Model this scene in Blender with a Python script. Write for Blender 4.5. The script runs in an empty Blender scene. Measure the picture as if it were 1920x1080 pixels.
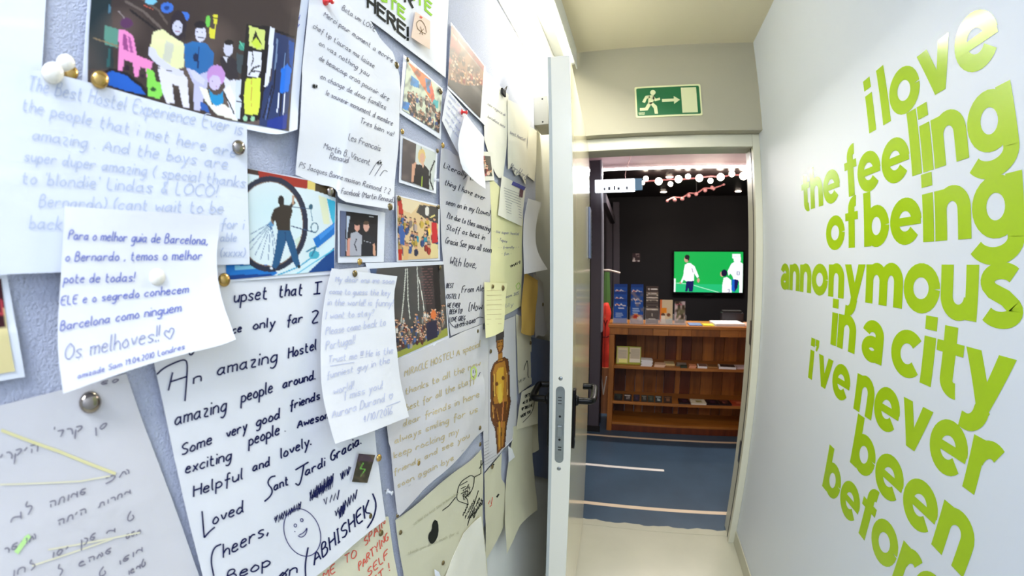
import bpy, math, random
import numpy as np
from mathutils import Vector, Matrix
from mathutils.bvhtree import BVHTree
rnd = random.Random(7)
S = bpy.context.scene
COL = S.collection
# ------------------------------------------------------------------ camera (wide fisheye-like lens)
F, A3, YAW, PIT, ROL, CH = 753.0258, 0.116887, -0.297508, -0.0543735, -0.0048739, 1.464618
def cam2w(x3, y2, z3):
    cr, sr = math.cos(ROL), math.sin(ROL)
    x = x3*cr - z3*sr; z2 = x3*sr + z3*cr
    cp, sp = math.cos(PIT), math.sin(PIT)
    y = y2*cp - z2*sp; z = y2*sp + z2*cp
    cy, sy = math.cos(YAW), math.sin(YAW)
    return (x*cy + y*sy, -x*sy + y*cy, z)
R_ = Vector(cam2w(1, 0, 0)); U_ = Vector(cam2w(0, 0, 1)); F_ = Vector(cam2w(0, 1, 0))
cd = bpy.data.cameras.new('camera'); cam = bpy.data.objects.new('camera', cd); COL.objects.link(cam)
cam.matrix_world = Matrix((( R_.x, U_.x, -F_.x, 0), (R_.y, U_.y, -F_.y, 0), (R_.z, U_.z, -F_.z, CH), (0, 0, 0, 1)))
cd.type = 'PANO'; cd.sensor_fit = 'HORIZONTAL'; cd.sensor_width = 36; cd.sensor_height = 20.25
cd.clip_start = 0.01
cd.dof.use_dof = True; cd.dof.focus_distance = 0.85; cd.dof.aperture_fstop = 24
S.render.engine = 'CYCLES'
try: pc = cd; pc.panorama_type = 'FISHEYE_LENS_POLYNOMIAL'
except Exception: pc = cd.cycles; pc.panorama_type = 'FISHEYE_LENS_POLYNOMIAL'
pc.fisheye_fov = math.pi
pc.fisheye_polynomial_k0 = 0.0
pc.fisheye_polynomial_k1 = -7.11314266e-02; pc.fisheye_polynomial_k2 = 1.00641756e-04
pc.fisheye_polynomial_k3 = 3.57150298e-05; pc.fisheye_polynomial_k4 = -7.04269228e-07
S.camera = cam
# ------------------------------------------------------------------ view, world, room lights
S.view_settings.view_transform = 'Standard'; S.view_settings.look = 'None'
S.view_settings.exposure = 0.4; S.view_settings.gamma = 1.0
try: S.view_settings.use_curve_mapping = False
except Exception: pass
W = bpy.data.worlds.new('world'); S.world = W; W.use_nodes = True
W.node_tree.nodes['Background'].inputs[0].default_value = (0.80, 0.86, 1.0, 1)
W.node_tree.nodes['Background'].inputs[1].default_value = 0.3
def area(name, loc, tgt, sx, sy, power, col):
    l = bpy.data.lights.new(name, 'AREA'); l.shape = 'RECTANGLE'; l.size = sx; l.size_y = sy; l.energy = power; l.color = col
    o = bpy.data.objects.new(name, l); COL.objects.link(o); o.location = loc
    o.rotation_euler = (Vector(tgt)-Vector(loc)).to_track_quat('-Z', 'Y').to_euler(); return o
def point(name, loc, power, col, r=0.03):
    l = bpy.data.lights.new(name, 'POINT'); l.energy = power; l.color = col; l.shadow_soft_size = r
    o = bpy.data.objects.new(name, l); COL.objects.link(o); o.location = loc; return o
def spot(name, loc, power, col, ang=2.0):
    l = bpy.data.lights.new(name, 'SPOT'); l.energy = power; l.color = col; l.spot_size = ang; l.spot_blend = .8; l.shadow_soft_size = .04
    o = bpy.data.objects.new(name, l); COL.objects.link(o); o.location = loc; return o
# ceiling lamps of the corridor behind the photographer and the tube over the notes
area('corridor_lamp', (0.15, -0.9, 2.50), (0.15, -0.6, 0), 0.6, 1.2, 40, (0.82, 0.89, 1.0))
area('tube_light', (-0.262, 1.30, 2.44), (-0.42, 1.30, 2.1), 0.03, 1.05, 24, (1.0, 0.95, 0.82))
area('cove_light', (0.5, 3.80, 2.33), (0.5, 3.3, 0), 1.7, 0.03, 20, (1.0, 0.93, 0.90))
# ------------------------------------------------------------------ pixel <-> place
def rays(px):
    px = np.asarray(px, float).reshape(-1, 2)
    dx = px[:, 0]-960; dz = 540-px[:, 1]; r = np.hypot(dx, dz)+1e-9
    t = r/F
    for _ in range(12): t = t-(t+A3*t**3-r/F)/(1+3*A3*t*t)
    s = np.sin(t)/r
    d = cam2w(dx*s, np.cos(t), dz*s)
    return np.stack(d, -1)
def hit(u, v, ax, val):
    d = rays([(u, v)])[0]; o = np.array([0, 0, CH]); return o+d*(val-o[ax])/d[ax]
def project(X):
    X = np.asarray(X, float).reshape(-1, 3)-np.array([0, 0, CH])
    x = X@np.array(R_); z = X@np.array(U_); y = X@np.array(F_)
    rr = np.hypot(x, z)+1e-9; t = np.arctan2(rr, y); r = F*(t+A3*t**3)
    return np.stack([960+r*x/rr, 540-r*z/rr], -1)
# ------------------------------------------------------------------ materials
def lin(c):
    return tuple(((x/255)/12.92 if x/255 <= .04045 else ((x/255+.055)/1.055)**2.4) for x in c)
_m = {}
def mat(name, rgb, rough=.6, noise=0.0, scale=40, bump=0.0, bscale=200, metal=0, emit=0, alpha=1, trans=0, spec=.5, coat=0, emitc=None, stretch=None):
    if name in _m: return _m[name]
    m = bpy.data.materials.new(name); m.use_nodes = True; nt = m.node_tree; b = nt.nodes['Principled BSDF']
    c = lin(rgb)+(1,)
    b.inputs['Base Color'].default_value = c; b.inputs['Roughness'].default_value = rough; b.inputs['Metallic'].default_value = metal
    b.inputs['Specular IOR Level'].default_value = spec; b.inputs['Coat Weight'].default_value = coat
    b.inputs['Coat Roughness'].default_value = .12
    if trans: b.inputs['Transmission Weight'].default_value = trans; b.inputs['IOR'].default_value = 1.3
    if alpha < 1: b.inputs['Alpha'].default_value = alpha
    if emit: b.inputs['Emission Color'].default_value = lin(emitc or rgb)+(1,); b.inputs['Emission Strength'].default_value = emit
    tc = nt.nodes.new('ShaderNodeTexCoord'); src = tc.outputs['Object']
    if stretch:
        mp = nt.nodes.new('ShaderNodeMapping'); mp.inputs['Scale'].default_value = stretch; nt.links.new(src, mp.inputs[0]); src = mp.outputs[0]
    if noise:
        n = nt.nodes.new('ShaderNodeTexNoise'); n.inputs['Scale'].default_value = scale; n.inputs['Detail'].default_value = 5; nt.links.new(src, n.inputs['Vector'])
        r = nt.nodes.new('ShaderNodeMapRange'); r.inputs[1].default_value = .3; r.inputs[2].default_value = .7
        r.inputs[3].default_value = 1-noise; r.inputs[4].default_value = 1+noise*.4; nt.links.new(n.outputs[0], r.inputs[0])
        x = nt.nodes.new('ShaderNodeVectorMath'); x.operation = 'SCALE'; x.inputs[0].default_value = c[:3]; nt.links.new(r.outputs[0], x.inputs['Scale'])
        nt.links.new(x.outputs[0], b.inputs['Base Color'])
    if bump:
        n = nt.nodes.new('ShaderNodeTexNoise'); n.inputs['Scale'].default_value = bscale; n.inputs['Detail'].default_value = 3; nt.links.new(src, n.inputs['Vector'])
        bb = nt.nodes.new('ShaderNodeBump'); bb.inputs['Strength'].default_value = bump; bb.inputs['Distance'].default_value = .002
        nt.links.new(n.outputs[0], bb.inputs['Height']); nt.links.new(bb.outputs[0], b.inputs['Normal'])
    _m[name] = m; return m
def vcmat(name, rough=.35, emit=0):
    if name in _m: return _m[name]
    m = bpy.data.materials.new(name); m.use_nodes = True; nt = m.node_tree; b = nt.nodes['Principled BSDF']
    a = nt.nodes.new('ShaderNodeAttribute'); a.attribute_name = 'Col'
    b.inputs['Roughness'].default_value = rough; b.inputs['Specular IOR Level'].default_value = .3
    if emit:
        b.inputs['Base Color'].default_value = (0, 0, 0, 1); nt.links.new(a.outputs[0], b.inputs['Emission Color']); b.inputs['Emission Strength'].default_value = emit
    else: nt.links.new(a.outputs[0], b.inputs['Base Color'])
    _m[name] = m; return m
# ------------------------------------------------------------------ object helpers
def tag(o, label=None, cat=None, group=None, kind=None):
    if label: o['label'] = label
    if cat: o['category'] = cat
    if group: o['group'] = group
    if kind: o['kind'] = kind
    return o
def empty(name, loc, label=None, cat=None, group=None, kind=None):
    o = bpy.data.objects.new(name, None); COL.objects.link(o); o.location = loc; o.empty_display_size = .05
    return tag(o, label, cat, group, kind)
def wpos(o):
    v = Vector((0, 0, 0))
    while o is not None: v += o.location; o = o.parent
    return v
def mesh(name, V, Fc, m, parent=None, smooth=False, base=None):
    """world-space verts; the origin goes to the parent's base, else to the middle of the lower side"""
    V = np.asarray(V, float).reshape(-1, 3)
    if base is None:
        base = np.array(wpos(parent)) if parent else np.array([V[:, 0].mean(), V[:, 1].mean(), V[:, 2].min()])
    me = bpy.data.meshes.new(name); me.from_pydata((V-base).tolist(), [], [tuple(int(i) for i in f) for f in Fc])
    if m: me.materials.append(m)
    if smooth: me.polygons.foreach_set('use_smooth', [True]*len(me.polygons))
    me.update()
    o = bpy.data.objects.new(name, me); COL.objects.link(o)
    if parent: o.parent = parent
    else: o.location = base
    return o
class MB:
    def __init__(s): s.v = []; s.f = []
    def add(s, V, Fc):
        n = len(s.v); s.v += [tuple(map(float, q)) for q in V]; s.f += [tuple(i+n for i in f) for f in Fc]; return s
    def box(s, a, b, bev=0):
        x0, y0, z0 = a; x1, y1, z1 = b
        if x0 > x1: x0, x1 = x1, x0
        if y0 > y1: y0, y1 = y1, y0
        if z0 > z1: z0, z1 = z1, z0
        return s.add([(x0,y0,z0),(x1,y0,z0),(x1,y1,z0),(x0,y1,z0),(x0,y0,z1),(x1,y0,z1),(x1,y1,z1),(x0,y1,z1)],
                     [(0,3,2,1),(4,5,6,7),(0,1,5,4),(1,2,6,5),(2,3,7,6),(3,0,4,7)])
    def tube(s, pts, r, n=10, caps=True):
        P = [Vector(q) for q in pts]; rs = r if isinstance(r, (list, tuple)) else [r]*len(P)
        V = []; Fc = []; up = None
        for i, q in enumerate(P):
            d = (P[min(i+1, len(P)-1)]-P[max(i-1, 0)]).normalized()
            if up is None: up = Vector((0, 0, 1)) if abs(d.z) < .9 else Vector((1, 0, 0))
            a = d.cross(up).normalized(); b = a.cross(d).normalized(); up = b
            for k in range(n):
                t = 2*math.pi*k/n; V.append(q+(a*math.cos(t)+b*math.sin(t))*rs[i])
        for i in range(len(P)-1):
            for k in range(n): Fc.append((i*n+k, i*n+(k+1) % n, (i+1)*n+(k+1) % n, (i+1)*n+k))
        if caps: Fc.append(tuple(range(n))[::-1]); Fc.append(tuple((len(P)-1)*n+k for k in range(n)))
        return s.add(V, Fc)
    def lathe(s, o, axis, prof, n=16):
        """prof = [(radius, height along axis)]"""
        o = Vector(o); ax = Vector(axis).normalized(); a = ax.orthogonal().normalized(); b = ax.cross(a)
        V = []; Fc = []
        for r, h in prof:
            for k in range(n):
                t = 2*math.pi*k/n; V.append(o+ax*h+(a*math.cos(t)+b*math.sin(t))*max(r, 1e-5))
        for i in range(len(prof)-1):
            for k in range(n): Fc.append((i*n+k, i*n+(k+1) % n, (i+1)*n+(k+1) % n, (i+1)*n+k))
        Fc.append(tuple(range(n))[::-1]); Fc.append(tuple((len(prof)-1)*n+k for k in range(n)))
        return s.add(V, Fc)
    def prism(s, pts, fn, d0, d1):
        """flat 2D outline pushed from depth d0 to d1; fn(a,b,depth)->xyz"""
        n = len(pts); V = [fn(a, b, d0) for a, b in pts]+[fn(a, b, d1) for a, b in pts]
        Fc = [tuple(range(n))[::-1], tuple(range(n, 2*n))]+[(i, (i+1) % n, n+(i+1) % n, n+i) for i in range(n)]
        return s.add(V, Fc)
    def build(s, name, m, parent=None, smooth=False, bevel=0, base=None):
        o = mesh(name, s.v, s.f, m, parent, smooth, base)
        if bevel:
            b = o.modifiers.new('bevel', 'BEVEL'); b.width = bevel; b.segments = 2; b.limit_method = 'ANGLE'
        return o
def box(name, a, b, m, parent=None, bevel=0, base=None): return MB().box(a, b).build(name, m, parent, bevel=bevel, base=base)
def smoothline(P, it=2):
    P = [tuple(q) for q in P]
    for _ in range(it):
        if len(P) < 3: break
        Q = [P[0]]
        for a, b in zip(P[:-1], P[1:]):
            Q.append(tuple(.75*x+.25*y for x, y in zip(a, b))); Q.append(tuple(.25*x+.75*y for x, y in zip(a, b)))
        Q.append(P[-1]); P = Q
    return P
# ================================================================== SETTING
BX, RX, D, DF, HC = -0.32, 0.6235, 1.9457, 2.1109, 2.5507
ZS = 2.102                         # soffit over the doorway
mWhite = mat('white_paint', (226, 228, 226), .55, noise=.02, scale=3, bump=.15, bscale=260)
mRight = mat('white_satin_wall', (214, 222, 236), .5, noise=.015, scale=3, bump=.10, bscale=12)
mGrey = mat('grey_wall_paint', (166, 163, 146), .6, noise=.02, scale=4, bump=.1)
mCeil = mat('ceiling_paint', (206, 200, 176), .7, noise=.01, scale=3)
mFloor = mat('epoxy_floor_beige', (190, 190, 172), .22, noise=.05, scale=5, bump=.05, bscale=30)
mFelt = mat('lavender_felt', (188, 192, 208), .95, noise=.10, scale=420, bump=.8, bscale=600)
def struct(o): o['kind'] = 'structure'; return o
struct(box('wall_right', (RX, -3, 0), (RX+.12, D+.16, HC), mRight))
struct(box('wall_left', (BX-.12, -3, 0), (BX-.012, D+.16, HC), mWhite))
struct(MB().box((BX-.012, D, ZS), (RX, D+.165, HC+.02)).build('wall_front', mGrey))
struct(box('wall_back', (BX-.12, -3.1, 0), (RX+.12, -3, HC), mWhite))
struct(box('ceiling', (BX-.12, -3, HC), (RX+.12, D+.16, HC+.1), mCeil))
struct(box('floor', (BX-.12, -3, -.1), (RX+.12, 2.06, 0), mFloor))
struct(MB().box((RX-.006, -3, 0), (RX, 2.0, .078)).build('baseboard_right', mFloor, bevel=.002))
# ------------------------------------------------------------------ painted lettering on the right wall
mVinyl = mat('green_vinyl', (160, 196, 28), .22, coat=.3)
def arc(cx, cy, rx, ry, a0, a1, n=26):
    return [(cx+rx*math.cos(math.radians(a0+(a1-a0)*i/n)), cy+ry*math.sin(math.radians(a0+(a1-a0)*i/n))) for i in range(n+1)]
def band(path, w, cut=None):
    """a stroke of width w along the path -> list of quads; butt ends"""
    P = [Vector(q) for q in path]; L = []; Rr = []
    for i, q in enumerate(P):
        d = (P[min(i+1, len(P)-1)]-P[max(i-1, 0)]).normalized(); n = Vector((-d.y, d.x))
        L.append(q+n*w/2); Rr.append(q-n*w/2)
    return [[[tuple(Rr[i]), tuple(Rr[i+1]), tuple(L[i+1]), tuple(L[i])] for i in range(len(P)-1)]]
T_ = .30; AS = 1.42                  # stem weight and ascender, x-height = 1
def rect(x0, y0, x1, y1): return [[[(x0, y0), (x1, y0), (x1, y1), (x0, y1)]]]
def ring(cx, rx, ry=.53, cy=.5, a0=0, a1=360): return band(arc(cx, cy, rx-T_/2, ry-T_/2, a0, a1), T_)
def glyph(c):
    R = .50; g = []
    if c == 'i': return rect(0, 0, T_, 1)+rect(0, 1.14, T_, AS), T_
    if c == 'l': return rect(0, 0, T_, AS), T_
    if c == 'o': return ring(.52, .52), 1.04
    if c == 'c': return ring(.5, .5, a0=42, a1=318), .90
    if c == 'e': return ring(.5, .5, a0=0, a1=322)+rect(.14, .40, .98, .585), 1.0
    if c == 'a': return ring(.40, .40, .34, .31)+band([(.66, .0), (.66, .62)]+arc(.40, .66, .26, .24, 0, 165, 16), T_)+rect(.53, 0, .80, .5), .80
    if c == 'b': return ring(.50, .48)+rect(0, 0, T_, AS), .98
    if c == 'g': return ring(.48, .48)+band([(.845, 1.0), (.845, -.02)]+arc(.43, -.02, .415, .30, 0, -150, 16), T_), .98
    if c in 'nhr':
        s = rect(0, 0, T_, AS if c == 'h' else 1)
        if c == 'r': return s+band(arc(.46, .5, .30, .40, 165, 62, 12), T_), .60
        return s+band([(.71, 0), (.71, .55)]+arc(.43, .58, .28, .31, 0, 172, 14), T_), .845
    if c == 'm': return rect(0, 0, T_, 1)+band([(.69, 0), (.69, .55)]+arc(.42, .58, .27, .31, 0, 172, 14), T_)+band([(1.22, 0), (1.22, .55)]+arc(.96, .58, .26, .31, 0, 172, 14), T_), 1.355
    if c == 'u': return rect(.575, 0, .845, 1)+band([(.135, 1), (.135, .45)]+arc(.415, .42, .28, .31, 180, 352, 14), T_), .845
    if c == 'v': return [[[(0, 1), (.31, 1), (.62, 0), (.33, 0)]], [[(.33, 0), (.62, 0), (.95, 1), (.64, 1)]]], .95
    if c == 'y': return [[[(0, 1), (.31, 1), (.63, .10), (.36, .0)]], [[(.64, 1), (.95, 1), (.60, -.02), (.34, .0)]]]+band([(.50, .06)]+arc(.20, .02, .27, .34, -5, -95, 12)+[(.08, -.31)], T_), .95
    if c == 't': return band([(.30, 1.30), (.30, .32)]+arc(.49, .30, .19, .19, 180, 285, 10), T_)+rect(0, .78, .62, 1.0), .62
    if c == 'f': return band([(.30, 0), (.30, 1.08)]+arc(.50, 1.10, .20, .20, 180, 80, 10), T_)+rect(0, .78, .60, 1.0), .58
    if c == 's': return band(arc(.42, .72, .28, .19, 38, 200, 14)+[(.24, .57), (.50, .47)]+arc(.40, .27, .29, .17, 25, -145, 14), T_*.92), .80
    if c == "'": return [[[(0, 1.42), (.25, 1.42), (.25, 1.2), (.12, 1.02), (.03, 1.05), (.08, 1.2), (0, 1.2)]]], .25
    return [], .25
XH = .0983
LINES = [("i love", 1.8056, 1627-5, 1875, 178), ("the feeling", 1.6628, 1502, 1901, 330), ("of being", 1.5203, 1549, 1913, 440),
         ("annonymous", 1.3762, 1464, 1914, 520), ("in a city", 1.2322, 1559, 1905, 620), ("i've never", 1.0887, 1514, 1879, 720),
         ("been", .9449, 1597, 1826, 850), ("before", .8001, 1544, 1845, 900)]
YE = .587
lett = empty('wall_lettering', (RX, .9, .78), 'eight lines of green rounded lettering painted on the white wall', 'lettering')
for txt, zb, xl, xr, yl in LINES:
    y0 = hit(xl, yl, 0, RX)[1]
    G = [glyph(c) for c in txt]; sp = .035
    adv = [0]
    for c, (g, w) in zip(txt, G): adv.append(adv[-1]+w+(sp if c != ' ' else 0))
    tot = adv[-1]-sp; sc = (y0-YE)/tot
    for c, (g, w), a in zip(txt, G, adv):
        if not g: continue
        mb = MB()
        for k, piece in enumerate(g):
            for j, poly in enumerate(piece):
                mb.add([(RX-.0005-k*.00012-j*2e-6, y0-(a+q[0])*sc, zb+q[1]*XH) for q in poly], [tuple(range(len(poly)))])
        mb.build('letter', mVinyl, lett)
# ------------------------------------------------------------------ exit sign over the doorway
mSG = mat('sign_green', (8, 98, 52), .35); mSC = mat('sign_cream', (222, 226, 182), .4)
sx, sw, sz, sh = .0291, .3155, 2.3346, .1590
sg = empty('exit_sign', (sx+sw/2, D, sz-sh), 'green escape route sign with running figure, arrow and doorway above the opening', 'sign')
fn = lambda a, b, d: (sx+a*sw, D-d, sz-b*sh)
def rrect(x0, y0, x1, y1, rx, ry):
    o = []
    for cx, cy, a in ((x1-rx, y0+ry, -90), (x1-rx, y1-ry, 0), (x0+rx, y1-ry, 90), (x0+rx, y0+ry, 180)):
        o += [(cx+rx*math.cos(math.radians(a+t)), cy+ry*math.sin(math.radians(a+t))) for t in (0, 30, 60, 90)]
    return o
MB().prism(rrect(0, 0, 1, 1, .025, .05), fn, .001, .004).build('backing', mSC, sg)
MB().prism(rrect(.025, .055, .975, .945, .02, .04), fn, .004, .0046).build('green_field', mSG, sg)
MB().prism([(.70, .10), (.93, .10), (.93, .90), (.70, .90)], fn, .0046, .0052).build('door_symbol', mSC, sg)
MB().prism([(.405, .44), (.585, .44), (.585, .36), (.675, .485), (.585, .61), (.585, .53), (.405, .53)], fn, .0046, .0052).build('arrow', mSC, sg)
mb = MB()
mb.prism([(.275+.042*math.cos(t/16*2*math.pi), .215+.082*math.sin(t/16*2*math.pi)) for t in range(16)], fn, .0046, .0052)
for q in ([(.215, .30), (.285, .30), (.295, .42), (.26, .56), (.195, .56), (.20, .44)], [(.215, .30), (.16, .31), (.105, .50), (.145, .54), (.18, .40), (.235, .38)],
          [(.28, .31), (.315, .42), (.375, .39), (.38, .46), (.30, .50), (.265, .42)], [(.195, .54), (.25, .56), (.18, .78), (.065, .78), (.065, .69), (.145, .69)],
          [(.21, .54), (.26, .52), (.325, .66), (.335, .90), (.285, .90), (.275, .72)]):
    mb.prism(q, fn, .0046, .0052)
mb.build('running_figure', mSC, sg)
mb = MB()
for i in range(5): mb.box((sx+.045*sw+i*.006, D-.0049, sz-.87*sh), (sx+.045*sw+i*.006+.004, D-.0046, sz-.835*sh))
mb.box((sx+.045*sw, D-.0049, sz-.905*sh), (sx+.045*sw+.028, D-.0046, sz-.89*sh)); mb.build('small_print', mSC, sg)
# ------------------------------------------------------------------ door frame and door leaf
mFrame = mat('frame_enamel', (210, 210, 194), .35, noise=.03, scale=8)
mLeaf = mat('door_cream_laminate', (222, 214, 182), .20, noise=.05, scale=3, spec=.6, coat=.5, stretch=(1, 1, .15))
mEdge = mat('door_edge_white', (226, 224, 212), .3)
mBlack = mat('black_enamel', (6, 6, 7), .3, spec=.18)
mSteel = mat('brushed_steel', (150, 156, 158), .32, metal=.9, noise=.1, scale=60)
mDark = mat('dark_gap', (18, 18, 20), .8)
fr = empty('door_1', (.2, 2.05, 0)); struct(fr)
mb = MB(); mb.box((.588, 2.0, 0), (.6232, 2.035, ZS-.001)); mb.box((-.30, 2.0, 2.038), (.588, 2.035, ZS-.001)); mb.build('outer_frame', mFrame, fr, bevel=.003)
box('frame_shadow_gap', (.592, 2.035, .001), (.6, 2.06, 2.06), mDark, fr)
mb = MB(); mb.box((.5956, 2.06, 0), (.6232, 2.16, ZS-.001)); mb.box((-.30, 2.06, 2.046), (.5956, 2.16, ZS-.001)); mb.build('inner_frame', mFrame, fr, bevel=.003)
for z in (.45, 1.08, 1.9): box('strike_plate', (.5935, 2.063, z), (.5957, 2.09, z+.12), mSteel, fr)
# leaf: swung open towards the camera, close to the wall of notes
NR = Vector((-.1562, 1.0714, 0)); FRR = Vector((-.2118, 2.03, 0)); TH = .063
ud = (FRR-NR).normalized(); nd = Vector((ud.y, -ud.x, 0))        # nd points to the corridor
def L3(a, b, z): q = NR+ud*a+nd*b; return (q.x, q.y, z)           # a along the leaf, b out of its right face
LL = (FRR-NR).length; ZT = 2.058
def lbox(mb, a0, a1, b0, b1, z0, z1):
    return mb.add([L3(a0,b0,z0), L3(a1,b0,z0), L3(a1,b1,z0), L3(a0,b1,z0), L3(a0,b0,z1), L3(a1,b0,z1), L3(a1,b1,z1), L3(a0,b1,z1)],
                  [(0,1,2,3),(4,7,6,5),(0,4,5,1),(1,5,6,2),(2,6,7,3),(3,7,4,0)])
lf = empty('door_2', L3(0, -TH/2, 0)); struct(lf)
lbox(MB(), .002, LL, -TH, 0, .008, ZT).build('leaf_panel', mLeaf, lf, bevel=.0015)
lbox(MB(), -.001, .002, -TH, 0, .008, ZT).build('leaf_edge', mEdge, lf, bevel=.001)
lbox(MB(), -.0016, -.0009, -TH, -TH+.009, .01, ZT).build('edge_seal', mat('grey_seal', (178, 184, 182), .5), lf)
# lock forend with rounded ends
z0p = .902; z1p = 1.133; bc = -TH/2-.001; hw = .0125
pl = [(bc+hw*math.cos(t), z1p-hw+hw*math.sin(t)) for t in np.linspace(0, math.pi, 9)]+[(bc+hw*math.cos(t), z0p+hw+hw*math.sin(t)) for t in np.linspace(math.pi, 2*math.pi, 9)]
lfn = lambda a, b, d: L3(-d, a, b)
lp = MB().prism(pl, lfn, .001, .0032).build('lock_plate', mSteel, lf)
for zz in (1.045, .975): MB().lathe(L3(-.0032, bc, zz), -ud, [(.0035, 0), (.0035, .0006), (.001, .0007)], 10).build('screw_hole', mDark, lp)
mb = MB(); mb.prism([(bc-.007, .985), (bc+.007, .985), (bc+.007, 1.02), (bc-.007, 1.02)], lfn, .0032, .011); mb.build('latch', mSteel, lp, bevel=.002)
mb = MB()
for i in range(3): mb.prism([(bc-.006, 1.10-i*.009), (bc+.004, 1.10-i*.009), (bc+.004, 1.102-i*.009), (bc-.006, 1.102-i*.009)], lfn, .0032, .0036)
for i in range(2): mb.prism([(bc-.004, .95-i*.008), (bc+.006, .95-i*.008), (bc+.006, .953-i*.008), (bc-.004, .953-i*.008)], lfn, .0032, .0036)
mb.build('stamped_marks', mDark, lp)
for zz in (z1p+.022, z0p-.02): MB().lathe(L3(-.001, bc, zz), -ud, [(.006, 0), (.005, .0012), (.001, .0016)], 12).build('screw', mSteel, lf, smooth=True)
for side in (1, -1):
    b0 = 0 if side > 0 else -TH
    def Q(a, b, z): return L3(a, b0+side*b, z)
    pts = [(.030, z) for z in (.94, 1.118)]
    mb = MB()
    ol = [(.031+.016*math.cos(t), 1.108+.012*math.sin(t)) for t in np.linspace(0, math.pi, 9)]+[(.031+.016*math.cos(t), .948+.012*math.sin(t)) for t in np.linspace(math.pi, 2*math.pi, 9)]
    if side < 0: ol = ol[::-1]
    mb.prism(ol, lambda a, b, d: Q(a, d, b), 0, .008)
    h = mb.build('handle_plate', mBlack, lf, bevel=.001)
    zc = 1.083
    path = smoothline([Q(.031, .006, zc), Q(.031, .03, zc), Q(.031, .052, zc), Q(.05, .058, zc), Q(.10, .058, zc+.002), Q(.148, .058, zc+.004), Q(.160, .054, zc+.004), Q(.161, .035, zc+.004), Q(.161, .020, zc+.004)], 2)
    MB().tube(path, .0098, 14).build('lever', mBlack, h, smooth=True)
    MB().lathe(Q(.031, .007, zc), nd*side, [(.0155, 0), (.0155, .006), (.011, .010)], 18).build('collar', mBlack, h, smooth=True)
    MB().lathe(Q(.031, .008, .965), nd*side, [(.004, 0), (.004, .0012), (.001, .0016)], 10).build('plate_screw', mSteel, h)
hp = empty('notice_plate', L3(.80, .006, 1.50), 'blue-grey plate fixed on the door face near its hinges', 'plate')
lbox(MB(), .80, .90, .0005, .010, 1.50, 1.74).build('plate_body', mat('slate_blue_plastic', (84, 96, 128), .4), hp, bevel=.003)
mb = MB()
for i in range(12): lbox(mb, .9005, .906, .002, .012+.002*(i % 2), 1.505+i*.019, 1.518+i*.019)
mb.build('ribbed_edge', mDark, hp)
# ------------------------------------------------------------------ door holder magnet and tube lamp on the left wall
mHold = mat('holder_grey', (176, 176, 166), .4, metal=.3)
dh = empty('door_holder', (BX, 1.36, 1.94), 'grey box magnet door holder fixed on the wall above the notes', 'door holder')
box('holder_box', (BX-.0, 1.31, 1.945), (BX+.05, 1.42, 2.05), mHold, dh, bevel=.002)
for z in (1.955, 2.038): MB().lathe((BX+.03, 1.31, z), (0, -1, 0), [(.003, 0), (.003, .001)], 8).build('screw', mDark, dh)
MB().lathe((BX+.05, 1.35, 1.995), (1, 0, 0), [(.022, 0), (.024, .006), (.024, .012), (.020, .016)], 20).build('magnet', mat('magnet_white', (230, 230, 225), .3), dh, smooth=True)
MB().lathe((BX+.05, 1.38, 1.965), (1, 0, 0), [(.016, 0), (.016, .014)], 14).build('spring_button', mHold, dh, smooth=True)
tl = empty('tube_lamp', (BX+.05, 1.3, HC-.14), 'lit batten lamp running along the ceiling corner over the notes', 'lamp')
box('lamp_body', (BX-.012, .62, HC-.10), (BX+.035, 1.90, HC-.002), mWhite, tl, bevel=.004)
MB().tube([(BX+.048, .66, HC-.075), (BX+.048, 1.86, HC-.075)], .016, 14).build('tube', mat('tube_glow', (255, 250, 228), .4, emit=9, emitc=(255, 248, 222)), tl, smooth=True)
box('hood', (BX+.074, .62, HC-.115), (BX+.078, 1.90, HC-.001), mWhite, tl)
box('hood_top', (BX+.034, .62, HC-.006), (BX+.075, 1.90, HC-.002), mWhite, tl)
for y in (.64, 1.87): box('end_cap', (BX+.03, y-.012, HC-.098), (BX+.068, y+.012, HC-.052), mWhite, tl, bevel=.003)
# ================================================================== THE ROOM BEYOND THE DOOR
mBlue = mat('blue_floor', (62, 86, 108), .35, noise=.22, scale=3, bump=.05)
mBlackWall = mat('black_wall', (10, 9, 15), .75, noise=.1, scale=6)
mBlackCeil = mat('black_ceiling', (34, 26, 28), .35)
mPinkLit = mat('pink_lit_white', (214, 176, 180), .6)  # pink light put into the colour of a pale ceiling and wall
mPillar = mat('pillar_grey', (74, 68, 76), .5)
HT = 2.37
struct(MB().box((-1.9, 2.06, -.1), (3.4, 5.5, 0)).build('floor', mBlue))
# the worn edge where the blue floor meets the beige one
pts = [(-.24, 2.125)]+[(x, 2.112+.006*math.sin(x*31)+.004*math.sin(x*77)) for x in np.linspace(-.2, .6, 30)]+[(.6, 2.06), (-.24, 2.06)]
struct(MB().prism(pts, lambda a, b, d: (a, b, d), .0, .0015).build('floor', mFloor))
struct(box('wall_far', (-1.9, 5.4, 0), (3.4, 5.5, HT+.2), mBlackWall))
struct(box('wall_left', (-1.95, 2.17, 0), (-1.85, 5.5, HT+.2), mBlackWall))
struct(box('wall_right', (3.35, 2.17, 0), (3.45, 5.5, HT+.2), mBlackWall))
struct(MB().box((-1.9, D+.165, 0), (-.335, D+.22, HT)).box((RX+.01, D+.22, 0), (3.4, D+.24, HT)).box((-.335, D+.166, ZS+.05), (RX+.01, D+.22, HT)).build('wall_front', mPinkLit))
struct(box('ceiling', (-1.9, D+.22, HT), (3.4, 3.74, HT+.1), mPinkLit))
struct(box('ceiling', (-1.9, 3.86, HT), (3.4, 5.5, HT+.1), mBlackCeil))
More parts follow.
